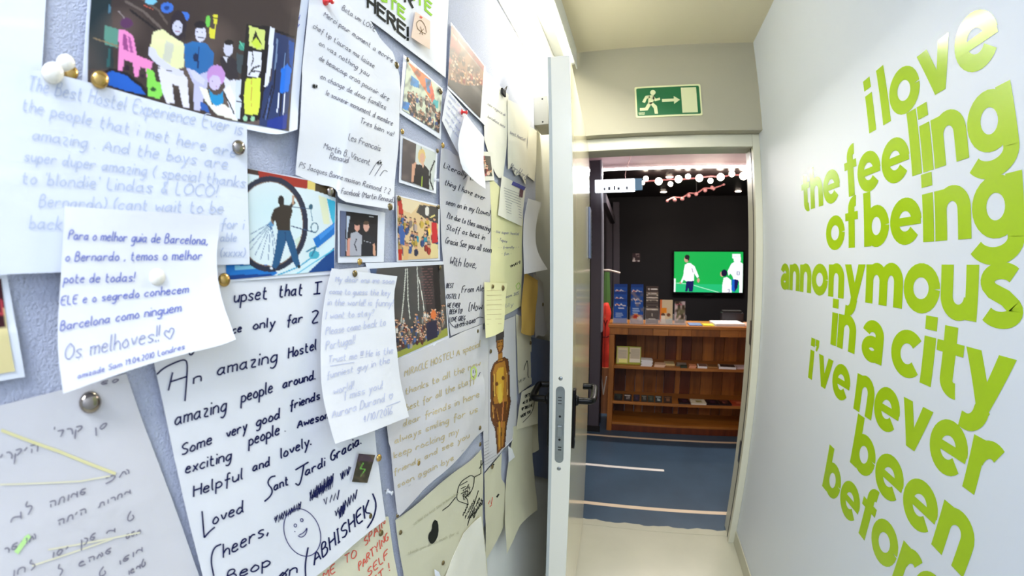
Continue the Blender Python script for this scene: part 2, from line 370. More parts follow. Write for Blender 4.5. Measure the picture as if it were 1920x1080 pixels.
struct(box('ceiling', (-1.9, 3.74, HT+.1), (3.4, 3.86, HT+.2), mWhite))
ls = box('light_strip', (-.60, 3.765, HT-.012), (2.2, 3.80, HT+.0), mat('strip_glow', (255, 250, 248), .4, emit=12))
tag(ls, 'bright linear light strip where the pink-lit ceiling turns black', 'light')
struct(box('trim_1', (-.352, 3.44, 0), (-.262, 3.56, HT), mPillar))
struct(box('trim_2', (-.262, 3.432, .9), (-.250, 3.56, HT), mat('edge_light_grey', (150, 150, 160), .3)))
struct(box('baseboard_left', (-.36, 3.425, 0), (-.245, 3.44, .05), mDark))
# dark mirror on the left side wall with a beam over it
mMir = mat('dark_mirror', (60, 50, 54), .06, metal=.85)
mr = empty('wall_mirror', (-.26, 4.4, .9), 'dark mirrored side wall reflecting the ceiling lamps, behind the pillar', 'mirror')
MB().box((-.262, 3.60, .02), (-.255, 5.39, 2.02)).build('mirror_glass', mMir, mr)
MB().box((-.30, 3.57, 2.02), (-.225, 5.39, 2.10)).build('mirror_beam', mPillar, mr)
MB().box((-.25, 5.33, 0), (-.17, 5.39, 2.30)).build('corner_post', mPillar, mr)
# tape lines
mTape = mat('cream_tape', (226, 206, 180), .5); mTapeW = mat('white_tape', (246, 244, 240), .4)
for nm, y0, y1, x0, x1, m_, lb in (('floor_tape', 2.272, 2.305, -.9, .80, mTape, 'cream tape line crossing the blue floor nearest the doorway'),
                                  ('floor_tape', 2.788, 2.818, -.9, .28, mTapeW, 'short bright white tape line ending mid-floor'),
                                  ('floor_tape', 3.34, 3.37, -.9, 1.35, mTape, 'cream tape line on the blue floor in front of the bookcase')):
    tag(box(nm, (x0, y0, 0.0003), (x1, y1, .0012), m_), lb, 'tape')
# bookcase
wd = lambda n, c: mat('wood_'+n, c, .45, noise=.35, scale=9, stretch=(3, 3, .35), bump=.2, bscale=40)
mW1 = wd('honey', (168, 104, 40)); mW2 = wd('amber', (142, 84, 26)); mW3 = wd('russet', (104, 46, 14)); mW4 = wd('dark', (78, 34, 12)); mWT = mat('wood_front', (176, 112, 44), .4, noise=.25, scale=9, stretch=(.35, 3, 3))
yF, yB, xL, xR = 3.48, 3.82, -.19, 1.55
bc_ = empty('bookcase', ((xL+xR)/2, yF+.15, 0), 'low wooden bookcase of varied brown planks across the far room', 'bookcase')
box('side_panel', (xL, yF, 0), (xL+.045, yB, .875), mW1, bc_, .003)
box('side_panel', (xR-.045, yF, 0), (xR, yB, .875), mW1, bc_, .003)
box('top_board', (xL-.01, yF-.012, .938), (xR+.01, yB, .965), mWT, bc_, .003)
xs = xL; i = 0
while xs < xR-.01:
    w = (.16, .21, .13, .19, .24)[i % 5]; box('fascia_plank', (xs+.001, yF-.004, .878), (min(xs+w, xR), yF+.02, .937), (mW1, mW2, mWT)[i % 3], bc_, .002); xs += w; i += 1
pat = [(.10, 4), (.09, 2), (.08, 1), (.12, 2), (.07, 2), (.10, 3), (.05, 1), (.09, 3), (.10, 2), (.11, 1), (.09, 2), (.12, 1), (.08, 2), (.10, 3), (.11, 1), (.1, 2), (.12, 1), (.1, 3)]
xs = xL+.045
for w, k in pat:
    if xs > xR-.05: break
    box('back_plank', (xs+.0015, yB-.02-.003*(k % 2), .03), (min(xs+w, xR-.045)-.0015, yB, .872), (mW1, mW2, mW3, mW4)[k-1], bc_, .002); xs += w
ZSH = (.578, .256)
for z in ZSH: box('shelf_board', (xL+.045, yF+.004, z), (xR-.045, yB-.024, z+.024), mWT, bc_, .002)
box('bottom_board', (xL+.045, yF+.01, .06), (xR-.045, yB-.024, .08), mWT, bc_, .002)
box('plinth', (xL+.045, yF+.012, 0), (xR-.045, yF+.03, .06), mW3, bc_, .002)
zT = .965
# painted pictures: vertex colours sampled from shapes
def inpoly(P, pts):
    x, y = P[:, 0], P[:, 1]; c = np.zeros(len(P), bool); n = len(pts)
    for i in range(n):
        x1, y1 = pts[i]; x2, y2 = pts[(i+1) % n]
        if y1 == y2: continue
        k = ((y1 > y) != (y2 > y)) & (x < (x2-x1)*(y-y1)/(y2-y1)+x1); c ^= k
    return c
def paint(P, ops, seed=1):
    """P: (n,2) picture positions; ops painted one over the other"""
    P = np.asarray(P, float); C = np.zeros((len(P), 3)); r = np.random.RandomState(seed)
    for op in ops:
        k = op[0]; c = np.array(op[1], float) if k != 'crowd' else None
        if k == 'bg': C[:] = c
        elif k == 'p': C[inpoly(P, op[2])] = c
        elif k == 'e':
            cx, cy, rx, ry = op[2]; C[((P[:, 0]-cx)/rx)**2+((P[:, 1]-cy)/ry)**2 < 1] = c
        elif k == 'r':          # ring: centre, radii, half width
            cx, cy, rx, ry, w = op[2]; q = np.hypot((P[:, 0]-cx)/rx, (P[:, 1]-cy)/ry); m_ = np.abs(q-1) < w/((rx+ry)/2); C[m_] = c
        elif k == 'l':          # polyline with width
            w = op[2]; pts = op[3]
            for (x1, y1), (x2, y2) in zip(pts[:-1], pts[1:]):
                d = np.array([x2-x1, y2-y1]); L2 = d@d+1e-9
                t = np.clip(((P[:, 0]-x1)*d[0]+(P[:, 1]-y1)*d[1])/L2, 0, 1)
                C[np.hypot(P[:, 0]-x1-t*d[0], P[:, 1]-y1-t*d[1]) < w/2] = c
        elif k == 'n':          # blotchy tone change
            s = op[3] if len(op) > 3 else 8; a = op[2]
            f = sum(np.sin(P[:, 0]/s*q1+P[:, 1]/s*q2+q3) for q1, q2, q3 in r.uniform(-1.6, 1.6, (6, 3))*np.array([1, 1, 3]))/6
            C = np.clip(C+(c-C)*np.clip(f*a*2, 0, 1)[:, None], 0, 255)
        elif k == 'crowd':      # palettes of people: region polygon, n, size
            pal, region, n, s = op[1], op[2], op[3], op[4]; reg = np.array(region)
            lo, hi = reg.min(0), reg.max(0); Q = r.uniform(lo, hi, (n*3, 2)); Q = Q[inpoly(Q, region)][:n]; Q = Q[np.argsort(Q[:, 1])]
            skin = [(214, 160, 122), (190, 130, 96), (228, 186, 156)]
            for q in Q:
                f1 = r.uniform(.7, 1.2)
                c1 = np.array(pal[r.randint(len(pal))]); sk = np.array(skin[r.randint(3)])
                m_ = ((P[:, 0]-q[0])/(s*.72))**2+((P[:, 1]-q[1]-s*1.7)/(s*1.3))**2 < 1; C[m_] = np.clip(c1*f1, 0, 255); m_ = m_ & (P[:, 0] < q[0]-s*.3); C[m_] = C[m_]*.7
                m_ = ((P[:, 0]-q[0])/(s*.42))**2+((P[:, 1]-q[1])/(s*.6))**2 < 1; C[m_] = sk
                m_ = m_ & (P[:, 1] < q[1]-s*.2); C[m_] = np.array([50, 34, 26])
    a = np.clip(C/255, 0, 1); a = np.where(a <= .04045, a/12.92, ((a+.055)/1.055)**2.4)
    return a
def gridmesh(name, fn, nu, nv, ops, m, parent=None, ps=(1, 1), seed=1, base=None, pxs=None):
    """fn(u,v)->xyz with v downwards; colours painted at (u*ps0, v*ps1) or at pxs"""
    V = [fn(i/nu, j/nv) for j in range(nv+1) for i in range(nu+1)]
    Fc = [(j*(nu+1)+i, (j+1)*(nu+1)+i, (j+1)*(nu+1)+i+1, j*(nu+1)+i+1) for j in range(nv) for i in range(nu)]
    P = pxs if pxs is not None else np.array([(i/nu*ps[0], j/nv*ps[1]) for j in range(nv+1) for i in range(nu+1)])
    C = paint(P, ops, seed)
    o = mesh(name, V, Fc, m, parent, True, base); a = o.data.color_attributes.new('Col', 'FLOAT_COLOR', 'POINT')
    a.data.foreach_set('color', np.concatenate([C, np.ones((len(C), 1))], 1).ravel()); return o
mPrint = vcmat('printed_paper', .55); mScreen = vcmat('screen_picture', .3, emit=.95)
# television
tv = empty('television', (.965, 5.33, 1.39), 'flat screen television on the black wall showing a football match', 'television')
tx0, tx1, tz0, tz1 = .528, 1.402, 1.136, 1.648
box('bezel', (tx0-.018, 5.325, tz0-.022), (tx1+.018, 5.36, tz1+.018), mBlack, tv, .004)
box('wall_bracket', (.85, 5.36, 1.3), (1.08, 5.399, 1.5), mDark, tv)
MB().prism([(.9, tz0-.022), (1.03, tz0-.022), (1.01, tz0-.04), (.92, tz0-.04)], lambda a, b, d: (a, 5.34+d, b), 0, .01).build('sensor_bar', mDark, tv)
wh = (238, 240, 248); nv = (18, 20, 84); sk = (196, 150, 130); hr = (30, 24, 30)
ops = [('bg', (20, 176, 78)), ('n', (14, 160, 70), .5, 40), ('p', (30, 178, 110), [(0, 60), (128, 60), (128, 80), (0, 80)]),
       ('l', (170, 230, 200), 1.2, [(0, 58), (30, 60), (50, 66), (80, 74), (100, 80)]), ('p', (235, 245, 240), [(0, 50), (3, 50), (3, 80), (0, 80)]),
       # player on the left
       ('p', nv, [(23, 53), (37, 52), (36, 64), (35, 74), (28, 74), (27, 66), (25, 74), (21, 74)]), ('p', wh, [(20, 24), (25, 21), (30, 21), (35, 25), (37, 34), (37, 54), (23, 55), (18, 52), (18, 34)]),
       ('p', wh, [(34, 24), (38, 27), (46, 46), (43, 49), (36, 38)]), ('p', wh, [(20, 25), (24, 30), (20, 47), (15, 58), (12, 57), (17, 44)]), ('e', sk, (45, 53, 2.4, 4)), ('e', sk, (12, 58, 1.8, 2)),
       ('e', sk, (22.5, 14, 4, 6)), ('e', hr, (24, 10, 4.6, 4.5)), ('p', hr, [(24, 8), (28, 10), (28, 16), (25, 17)]), ('l', (90, 70, 80), 1, [(33, 31), (35, 38)]),
       # players on the right
       ('p', wh, [(106, 22), (112, 18), (122, 18), (128, 22), (128, 54), (112, 54), (108, 44), (104, 40), (101, 44), (99, 36)]), ('p', (20, 90, 190), [(108, 50), (120, 52), (118, 66), (112, 74), (107, 70)]), ('p', nv, [(112, 50), (120, 52), (118, 66), (113, 74)]),
       ('p', wh, [(121, 52), (128, 50), (128, 80), (122, 78)]), ('e', wh, (117, 13, 7, 8)), ('p', wh, [(108, 4), (123, 4), (123, 13), (108, 12)]), ('l', (60, 80, 120), .9, [(117, 36), (121, 36), (121, 42), (117, 42), (117, 36)]),
       ('p', wh, [(92, 48), (98, 46), (106, 52), (108, 80), (90, 80), (90, 60)]), ('e', sk, (89, 41, 3.5, 5)), ('e', (16, 16, 50), (93, 39, 5.6, 6.5)), ('l', (90, 90, 120), .8, [(100, 70), (103, 69), (103, 74), (100, 75)]),
       ('l', (200, 210, 220), 1, [(109, 8), (121, 9)])]
gridmesh('screen', lambda u, v: (tx0+(tx1-tx0)*u, 5.324, tz1+(tz0-tz1)*v), 192, 112, ops, mScreen, tv, (128, 75))
# leaflet racks on the bookcase top
mAcr = mat('clear_acrylic', (225, 228, 235), .08, alpha=.22, spec=.6)
def leaflet(parent, x0, x1, z0, z1, y, ops, ps, tilt=.02, nu=16, nv=28):
    pp = gridmesh('leaflet', lambda u, v: (x0+(x1-x0)*u, y+tilt*(1-v), z1+(z0-z1)*v), nu, nv, ops, mPrint, parent, ps)
    return pp
def rack(name, label, x0, x1, ht, tiers, yy=3.54):
    r = empty(name, ((x0+x1)/2, yy, zT), label, 'leaflet rack', 'leaflet racks on the bookcase')
    mb = MB(); mb.box((x0-.006, yy-.035, zT), (x1+.006, yy+.07, zT+.004))
    mb.box((x0-.006, yy-.035, zT), (x0-.003, yy+.07, zT+ht*.42)); mb.box((x1+.003, yy-.035, zT), (x1+.006, yy+.07, zT+ht*.42)); mb.box((x0-.006, yy-.035, zT+.004), (x1+.006, yy-.033, zT+.05))
    mb.build('acrylic_stand', mAcr, r)
    for (za, zb, y, ops, ps) in tiers:
        leaflet(r, x0, x1, zT+za, zT+zb, yy+y, ops, ps)
    return r
bl = (16, 78, 168)
def bluele(k, food=0):
    o = [('bg', bl), ('p', (8, 60, 140), [(0, 0), (20, 0), (20, 5), (0, 5)]), ('l', (240, 236, 230), 1.6, [(2, 11), (5, 9), (8, 12), (11, 9), (15, 12), (18, 12)]), ('l', (236, 120, 60), 1.2, [(4, 10), (8, 10.5)]), ('l', (236, 240, 250), 1.1, [(7, 15.5), (15, 15.5)])]
    if k > 1: o += [('l', (170, 196, 230), 1, [(3, 24), (13, 24)]), ('l', (170, 196, 230), .8, [(3, 27), (14, 27)]), ('l', (150, 180, 220), .8, [(3, 30), (12, 30)])]
    if food: o += [('p', (170, 150, 150), [(0, 34), (20, 32), (20, 46), (0, 46)]), ('e', (214, 140, 70), (9, 35, 7, 4)), ('e', (180, 40, 30), (8, 35, 4, 2.5)), ('e', (220, 210, 200), (15, 37, 4, 3)), ('n', (120, 110, 130), .8, 2)]
    return o
xa = lambda u, v: hit(u, v, 1, 3.54)[0]
rack('leaflet_rack', 'leftmost clear rack, three tiers of plain blue leaflets', -.160, -.045, .34, [(.13, .34, .055, bluele(1), (20, 36)), (.06, .277, .030, bluele(1), (20, 36)), (.006, .215, .0, bluele(2), (20, 40))])
rack('leaflet_rack', 'clear rack with blue leaflets picturing a plate of food, second from left', -.014, .094, .34, [(.13, .34, .05, bluele(1), (20, 36)), (.006, .275, .0, bluele(2, 1), (20, 44))])
br = (88, 78, 72)
def stripes(sd):
    q = random.Random(sd); o = [('bg', br)]; z = 2
    while z < 44:
        o.append(('p', q.choice([(150, 132, 112), (206, 196, 178), (60, 44, 40), (128, 116, 104)]), [(1, z), (19, z), (19, z+2.2), (1, z+2.2)])); o.append(('l', q.choice([(236, 230, 220), (50, 40, 38)]), .9, [(3, z+1.2), (8, z+.7), (11, z+1.6), (17, z+1)])); z += q.uniform(3, 6)
    return o
rack('leaflet_rack', 'clear rack of grey-brown leaflets with rows of small print', .118, .224, .325, [(.22, .325, .05, [('bg', (70, 56, 50)), ('l', (240, 236, 230), 1.6, [(8, 5), (18, 5)]), ('e', (220, 214, 206), (4.5, 5, 1, 2))], (20, 20)), (.12, .28, .03, stripes(2), (20, 30)), (.006, .19, 0, stripes(5)[:14]+[('p', (84, 76, 72), [(0, 18), (20, 18), (20, 46), (0, 46)]), ('e', (210, 204, 190), (10, 24, 1.2, 3)), ('l', (220, 216, 206), 1.3, [(5, 32), (15, 32)])], (20, 40))])
rack('leaflet_rack', 'clear rack with a white and orange leaflet of a person in white', .238, .345, .21, [(.006, .212, 0, [('bg', (226, 208, 170)), ('p', (230, 120, 60), [(0, 0), (3, 0), (3, 40), (0, 40)]), ('p', (240, 146, 20), [(2, 14), (11, 14), (11, 23), (2, 23)]), ('e', (90, 60, 40), (5, 26, 3, 2.4)), ('e', (120, 70, 40), (14, 26, 3, 3)), ('p', (240, 232, 214), [(2, 28), (8, 28), (9, 42), (1, 42)]), ('p', (190, 206, 196), [(10, 34), (20, 32), (20, 42), (10, 42)])], (20, 42))])
rack('leaflet_rack', 'rightmost clear rack, leaflet with a grey photo of plants', .362, .452, .20, [(.006, .20, 0, [('bg', (190, 176, 180)), ('p', (110, 108, 80), [(6, 8), (19, 6), (19, 40), (2, 40)]), ('n', (60, 50, 34), 1, 3), ('n', (226, 206, 200), .8, 2), ('l', (200, 110, 130), 1.4, [(2, 6), (9, 5), (14, 6)])], (20, 42))])
# papers and box on top
mPap = mat('white_paper', (236, 236, 236), .8, bump=.1, bscale=60)
def stackbox(name, label, cat, x0, x1, y0, y1, z, h, m_, rz=0, n=1, grp=None, cover=None):
    o = empty(name, ((x0+x1)/2, (y0+y1)/2, z), label, cat, grp)
    for k in range(n):
        dx = (k % 3-1)*.004; mb = MB(); c, s_ = math.cos(rz+dx*4), math.sin(rz+dx*4); cx, cy = (x0+x1)/2+dx, (y0+y1)/2
        hh = h/n; w, d = (x1-x0)/2, (y1-y0)/2
        q = [(cx+a*w*c-b*d*s_, cy+a*w*s_+b*d*c) for a, b in ((-1, -1), (1, -1), (1, 1), (-1, 1))]
        mb.prism(q, lambda a, b, dd: (a, b, z+dd), k*hh+.0002, (k+1)*hh)
        mb.build('sheet' if n > 1 else 'pages', m_, o)
    if cover:
        mb = MB(); c, s_ = math.cos(rz), math.sin(rz); q = [(((x0+x1)/2)+a*w*.86*c-b*d*.86*s_, ((y0+y1)/2)+a*w*.86*s_+b*d*.86*c) for a, b in ((-1, -1), (1, -1), (1, 1), (-1, 1))]
        mb.prism(q, lambda a, b, dd: (a, b, z+h+dd), 0, .0008); mb.build('cover', cover, o)
    return o
def cm(n, c): return mat('cover_'+n, c, .4)
stackbox('leaflet_pile', 'flat blue-grey leaflets lying right of the racks', 'leaflet', .49, .60, 3.50, 3.66, zT, .006, cm('bluegrey', (110, 130, 176)))
stackbox('leaflet_pile', 'small yellow leaflet lying on the bookcase top', 'leaflet', .61, .70, 3.50, 3.62, zT, .006, cm('yellow', (214, 206, 60)))
stackbox('paper_pile', 'messy pile of white papers on the bookcase top', 'paper', .70, .95, 3.50, 3.72, zT, .022, mPap, .08, 5)
stackbox('leaflet_pile', 'pinkish leaflets lying right of the white paper pile', 'leaflet', .965, 1.16, 3.50, 3.68, zT, .012, cm('pink', (226, 176, 150)), 0, 3)
bb = empty('black_box', (.9, 3.77, zT), 'black box with a raised lid behind the papers', 'box')
box('box_body', (.805, 3.73, zT), (1.00, 3.815, 1.055), mat('black_plastic', (34, 34, 40), .4), bb, .006)
box('box_lid', (.815, 3.735, 1.055), (.985, 3.81, 1.073), mDark, bb, .004)
# back counter under the black box so that it stands on the top board
# upper shelf
z1 = ZSH[0]+.024; z2 = ZSH[1]+.0248
bd = empty('notice_board', (0.0, 3.56, z1), 'cream and green double notice card standing on the upper shelf', 'notice')
bfn = lambda a, b, d: (-.128+a*.215, 3.545-d+.035*(1-b), z1+.002+(1-b)*.152)
gridmesh('card', lambda u, v: bfn(u, v, 0), 44, 30, [('bg', (168, 176, 60)), ('p', (212, 196, 150), [(1, 2), (20, 2), (20, 29), (1, 29)]), ('p', (226, 214, 178), [(3, 4), (19, 4), (19, 22), (3, 22)]), ('p', (246, 246, 150), [(4, 22), (19, 22), (19, 28), (4, 28)]), ('p', (196, 206, 90), [(4, 27.4), (19, 27.4), (19, 28.4), (4, 28.4)]),
    ('p', (222, 210, 176), [(22.5, 2), (41, 2), (41, 22), (22.5, 22)]), ('p', (236, 232, 212), [(22.5, 21), (41, 21), (41, 27), (22.5, 27)]), ('e', (90, 80, 60), (23, 11, 1, 1.2))]+[('l', (180, 170, 150), .4, [(4, k), (17, k)]) for k in range(7, 21, 2)]+[('l', (180, 170, 150), .4, [(25, k), (39, k)]) for k in range(5, 20, 2)], mPrint, bd, (42, 30))
MB().prism([(0, 0), (1, 0), (1, 1), (0, 1)], lambda a, b, d: bfn(a, b, -d), .001, .006).build('backing', mat('card_green', (150, 160, 60), .6), bd)
up = [('paper_pile', 'tall pile of loose white booklets beside the notice card', .092, .185, 3.50, 3.60, .055, mPap, 7, None), ('booklet_pile', 'low pile of pinkish booklets on the upper shelf', .205, .295, 3.49, 3.58, .022, cm('rose', (226, 190, 160)), 3, None),
      ('booklet', 'cream booklet lying near the middle of the upper shelf', .30, .385, 3.56, 3.66, .016, cm('cream', (216, 196, 140)), 1, None), ('booklet', 'dark booklet with pale lettering on the upper shelf', .40, .49, 3.54, 3.64, .014, cm('olive', (90, 86, 70)), 1, cm('palegrey', (160, 156, 150))),
      ('booklet', 'small dark green booklet at the edge of the upper shelf', .43, .485, 3.487, 3.53, .02, cm('green', (38, 50, 30)), 1, None), ('booklet_pile', 'short pile of salmon booklets on the upper shelf', .50, .56, 3.49, 3.56, .022, cm('salmon', (220, 150, 110)), 2, None),
      ('booklet', 'white booklet with a dark band, upper shelf', .58, .66, 3.50, 3.60, .016, mPap, 1, cm('band', (120, 90, 80))), ('booklet', 'kraft booklet lying flat on the upper shelf', .665, .75, 3.52, 3.62, .010, cm('kraft', (170, 130, 80)), 1, cm('kraft2', (120, 84, 44))),
      ('picture_book', 'white-edged book with black cover, upper shelf on the right', .76, .905, 3.49, 3.60, .018, mPap, 1, cm('black', (26, 20, 22))), ('booklet', 'pale lilac booklet at the right end of the upper shelf', .915, 1.03, 3.50, 3.60, .016, cm('lilac', (206, 190, 196)), 1, None)]
for nm, lb, x0, x1, y0, y1, h, m_, n, cv in up:
    stackbox(nm, lb, nm.split('_')[0] if nm != 'picture_book' else 'book', x0, x1, y0, y1, z1, h, m_, rnd.uniform(-.08, .08), n, 'booklets on the upper shelf' if nm.startswith('book') else None, cv)
lo_ = [(-.135, -.06, (20, 18, 22), 'black postcard with a pale dot, far left of the lower shelf', (60, 80, 70)), (-.05, .02, (40, 30, 30), 'dark postcard with a white label on the lower shelf', (214, 206, 200)), (.035, .09, (34, 26, 40), 'upright dark violet card on the lower shelf', (60, 40, 70)),
       (.105, .155, (36, 38, 36), 'blackish card with grey lettering on the lower shelf', (140, 140, 130)), (.16, .215, (40, 44, 36), 'grey-green card on the lower shelf', (74, 84, 70)), (.225, .285, (30, 40, 44), 'dark card with a pale blue label on the lower shelf', (170, 180, 180)),
       (.30, .37, (46, 26, 16), 'brown card lying on the lower shelf', (120, 80, 50)), (.43, .52, (40, 22, 26), 'wine-dark card left of the white picture', (70, 40, 60)), (.535, .66, (226, 220, 196), 'white framed picture lying on the lower shelf', (150, 140, 80)),
       (.67, .77, (30, 18, 24), 'black card right of the white picture', (70, 40, 60)), (.775, .88, (40, 22, 20), 'dark card with red print on the lower shelf', (160, 90, 80)), (.885, 1.02, (170, 70, 40), 'orange-red booklet at the right end of the lower shelf', (210, 120, 90))]
for i, (x0, x1, c, lb, c2) in enumerate(lo_):
    o = empty('card', ((x0+x1)/2, 3.53, z2), lb, 'card', 'cards on the lower shelf')
    up_ = i < 7
    f = (lambda u, v, x0=x0, x1=x1: (x0+(x1-x0)*u, 3.50+.05*(1-v), z2+.003+.045*(1-v))) if up_ else (lambda u, v, x0=x0, x1=x1: (x0+(x1-x0)*u+.01*v, 3.60-.11*v, z2+.012-.004*v+.004))
    gridmesh('card_face', f, 14, 10, [('bg', c), ('p', c2, [(5, 4), (11, 4), (11, 8), (5, 8)]), ('n', c, .5, 2), ('l', c2, .5, [(2, 2), (11, 2)])], mPrint, o, (14, 10), seed=i)
    if up_: MB().prism([(x0, 0), (x1, 0), (x1, 1), (x0, 1)], lambda a, b, d: (a, 3.501+.05*b+d, z2+.002+.045*b), 0, .002).build('card_back', cm('cb%d' % i, c), o)
    else: box('pages', (x0, 3.49, z2), (x1+.006, 3.60, z2+.011), cm('cb%d' % i, c if i != 8 else (230, 226, 210)), o)
for x in (.03, .53): pass
# branch lamps with round bulbs
mRose = mat('rose_metal', (172, 112, 114), .35, metal=.3); mBulb = mat('bulb_glow', (255, 244, 230), .3, emit=18, emitc=(255, 236, 214)); mBulbOff = mat('bulb_unlit', (164, 112, 114), .3)
def branch(label, pts, bulbs, y, lit, r):
    o = empty('branch_lamp', (.8, y, 2.2), label, 'lamp', 'branch lamps under the black ceiling')
    W_ = lambda q: hit(q[0], q[1], 1, y)
    mid = W_(pts[len(pts)//2]); MB().tube([(mid[0], mid[1], mid[2]), (mid[0], mid[1], HT)], .004, 6).build('rod', mDark, o)
    for a, b in zip(pts[:-1], pts[1:]): MB().tube([W_(a), W_(b)], .008, 6).build('branch', mRose, o)
    for q in bulbs:
        c = W_(q[:2]); rr = r*(q[2] if len(q) > 2 else 1)
        MB().lathe((c[0], c[1], c[2]-rr), (0, 0, 1), [(rr*math.sin(t), rr-rr*math.cos(t)) for t in np.linspace(.02, math.pi-.02, 8)], 12).build('bulb', mBulb if lit else mBulbOff, o, smooth=True)
    return o
branch('lit rose-coloured branch lamp with a zigzag row of glowing round bulbs', [(1205, 341), (1237, 338), (1258, 336), (1276, 337), (1296, 335), (1313, 333), (1332, 330), (1352, 332), (1374, 328), (1396, 328)],
       [(1211, 335, .8), (1205, 343, .6), (1235, 340, 1.1), (1257, 345, .75), (1272, 336, 1.1), (1290, 331, .8), (1311, 334, 1.1), (1332, 339, .8), (1351, 332, 1.1), (1372, 326, .9), (1394, 330, 1.2), (1399, 325, .7)], 4.0, True, .032)
branch('unlit rose-coloured branch lamp hanging behind the lit one', [(1250, 376), (1264, 370), (1280, 371), (1292, 362), (1306, 363), (1320, 353), (1338, 353), (1358, 346)],
       [(1251, 377, .7), (1265, 375), (1279, 373), (1291, 367), (1305, 364), (1322, 357), (1335, 352), (1338, 354, .8), (1357, 346, .6)], 4.3, False, .022)
p_ = point('branch_light', (.75, 4.0, 2.18), 5, (1, .86, .74), .2)
for x, y in ((.38, 5.05), (1.28, 5.05), (.38, 4.2), (1.28, 4.2)):
    o = empty('downlight', (x, y, HT), 'small round recessed lamp %s in the black ceiling' % (('over the left of the back wall' if x < 1 else 'over the television') if y > 5 else ('above the leaflet racks' if x < 1 else 'above the paper piles')), 'ceiling lamp', 'downlights in the black ceiling')
    MB().lathe((x, y, HT+.001), (0, 0, -1), [(.048, 0), (.05, .004), (.04, .006), (.001, .006)], 20).build('trim_ring', mRose, o, smooth=True)
    MB().lathe((x, y, HT-.005), (0, 0, -1), [(.036, 0), (.034, .003), (.001, .004)], 16).build('lens', mBulb, o)
    spot('downlight_beam', (x, y, HT-.03), 12 if y < 5 else 3, (1, .80, .58), 1.9)
spot('front_beam', (.45, 2.9, HT-.02), 10, (1, .82, .6), 2.4)
# hanging lit sign
hs = empty('lit_sign', (-.07, 3.3, 2.0), 'white lit box sign hanging by a wire at the left of the far ceiling', 'sign')
ya = 3.3; a0 = hit(1127, 337, 1, ya); a1 = hit(1190, 337, 1, ya); b0 = hit(1127, 360, 1, ya); c1 = hit(1204, 337, 1, ya)
box('lit_panel', (a0[0]-.05, ya, b0[2]), (a1[0], ya+.04, a0[2]), mat('sign_glow', (240, 248, 255), .4, emit=2.2), hs, .003)
box('blue_end', (a1[0], ya, b0[2]+.012), (c1[0], ya+.04, a0[2]), mat('sign_blue', (120, 160, 190), .4, emit=.35), hs, .003)
for i, x in enumerate((.02, .055, .10, .13, .20)): MB().box((a0[0]+x, ya-.0012, b0[2]+.012), (a0[0]+x+.014+.006*(i % 2), ya-.0002, b0[2]+.034+.006*(i % 3))).build('sign_mark', mat('sign_mark_grey', (150, 170, 190), .5), hs)
w0 = hit(1173, 336, 1, ya+.02); MB().tube(smoothline([w0, (w0[0]-.005, ya+.02, w0[2]+.05), (w0[0]+.05, ya+.02, HT)], 2), .002, 5).build('wire', mRose, hs)
# small framed picture, socket and cable on the black wall
pc_ = hit(1193, 483, 1, 5.39)
fp = empty('small_poster', (pc_[0], 5.395, pc_[2]-.055), 'tiny dark poster with pale figures on the black wall left of the television', 'poster')
gridmesh('print', lambda u, v: (pc_[0]-.052+.104*u, 5.392, pc_[2]+.055-.115*v), 20, 20, [('bg', (60, 48, 50)), ('p', (150, 130, 126), [(9, 1), (18, 1), (18, 9), (9, 9)]), ('p', (70, 60, 66), [(11, 3), (16, 3), (16, 7), (11, 7)]), ('e', (210, 200, 196), (4, 14, 3, 5)), ('p', (220, 212, 208), [(1, 16), (19, 15), (19, 19), (1, 19)]), ('n', (60, 40, 46), .7, 2)], mPrint, fp, (20, 20))
MB().prism([(-.055, -.062), (.055, -.062), (.055, .058), (-.055, .058)], lambda a, b, d: (pc_[0]+a, 5.3935+d, pc_[2]+b), 0, .006).build('backing', mDark, fp)
# red armchair-like coat and tan panel seen between pillar and bookcase
mRed = mat('red_fabric', (226, 58, 40), .7, noise=.2, scale=14); mTan = mat('tan_panel', (200, 130, 84), .5, noise=.2, scale=8)
yc = 4.0
def PXW(u, v, y=yc): q = hit(u, v, 1, y); return q
rc = empty('red_coat', (PXW(1135, 640)[0], yc, .6), 'red padded coat hanging between the dark pillar and the bookcase', 'coat')
V = []; Fc = []; nz, na = 22, 20
for i in range(nz+1):
    t = i/nz; q = PXW(1134, 568+130*t); w = .062*(1-.25*t+.12*math.sin(t*19))*(0.55+.45*min(1, t*6))
    for k in range(na):
        a = 2*math.pi*k/na; V.append((q[0]+w*math.cos(a)*(1+.1*math.sin(3*a+t*9)), yc+.05*math.sin(a), q[2]))
for i in range(nz):
    for k in range(na): Fc.append((i*na+k, (i+1)*na+k, (i+1)*na+(k+1) % na, i*na+(k+1) % na))
Fc += [tuple(range(na)), tuple(nz*na+k for k in range(na))[::-1]]
mesh('coat_body', V, Fc, mRed, rc, True)
MB().tube(smoothline([PXW(1139, 600, yc-.06), PXW(1135, 610, yc-.06), PXW(1134, 634, yc-.06), PXW(1142, 630, yc-.06)], 2), .006, 6).build('seam', mat('dark_red', (120, 20, 24), .6), rc)
hk = empty('white_rail', PXW(1145, 510, 3.85), 'white rail with a hooked cord hanging from it, in front of the mirror', 'rail')
MB().tube(smoothline([PXW(1126, 508, 3.85), PXW(1140, 506, 3.85), PXW(1152, 509, 3.85), PXW(1163, 512, 3.85)], 2), .009, 8).build('rail', mat('white_gloss', (236, 222, 210), .3), hk, smooth=True)
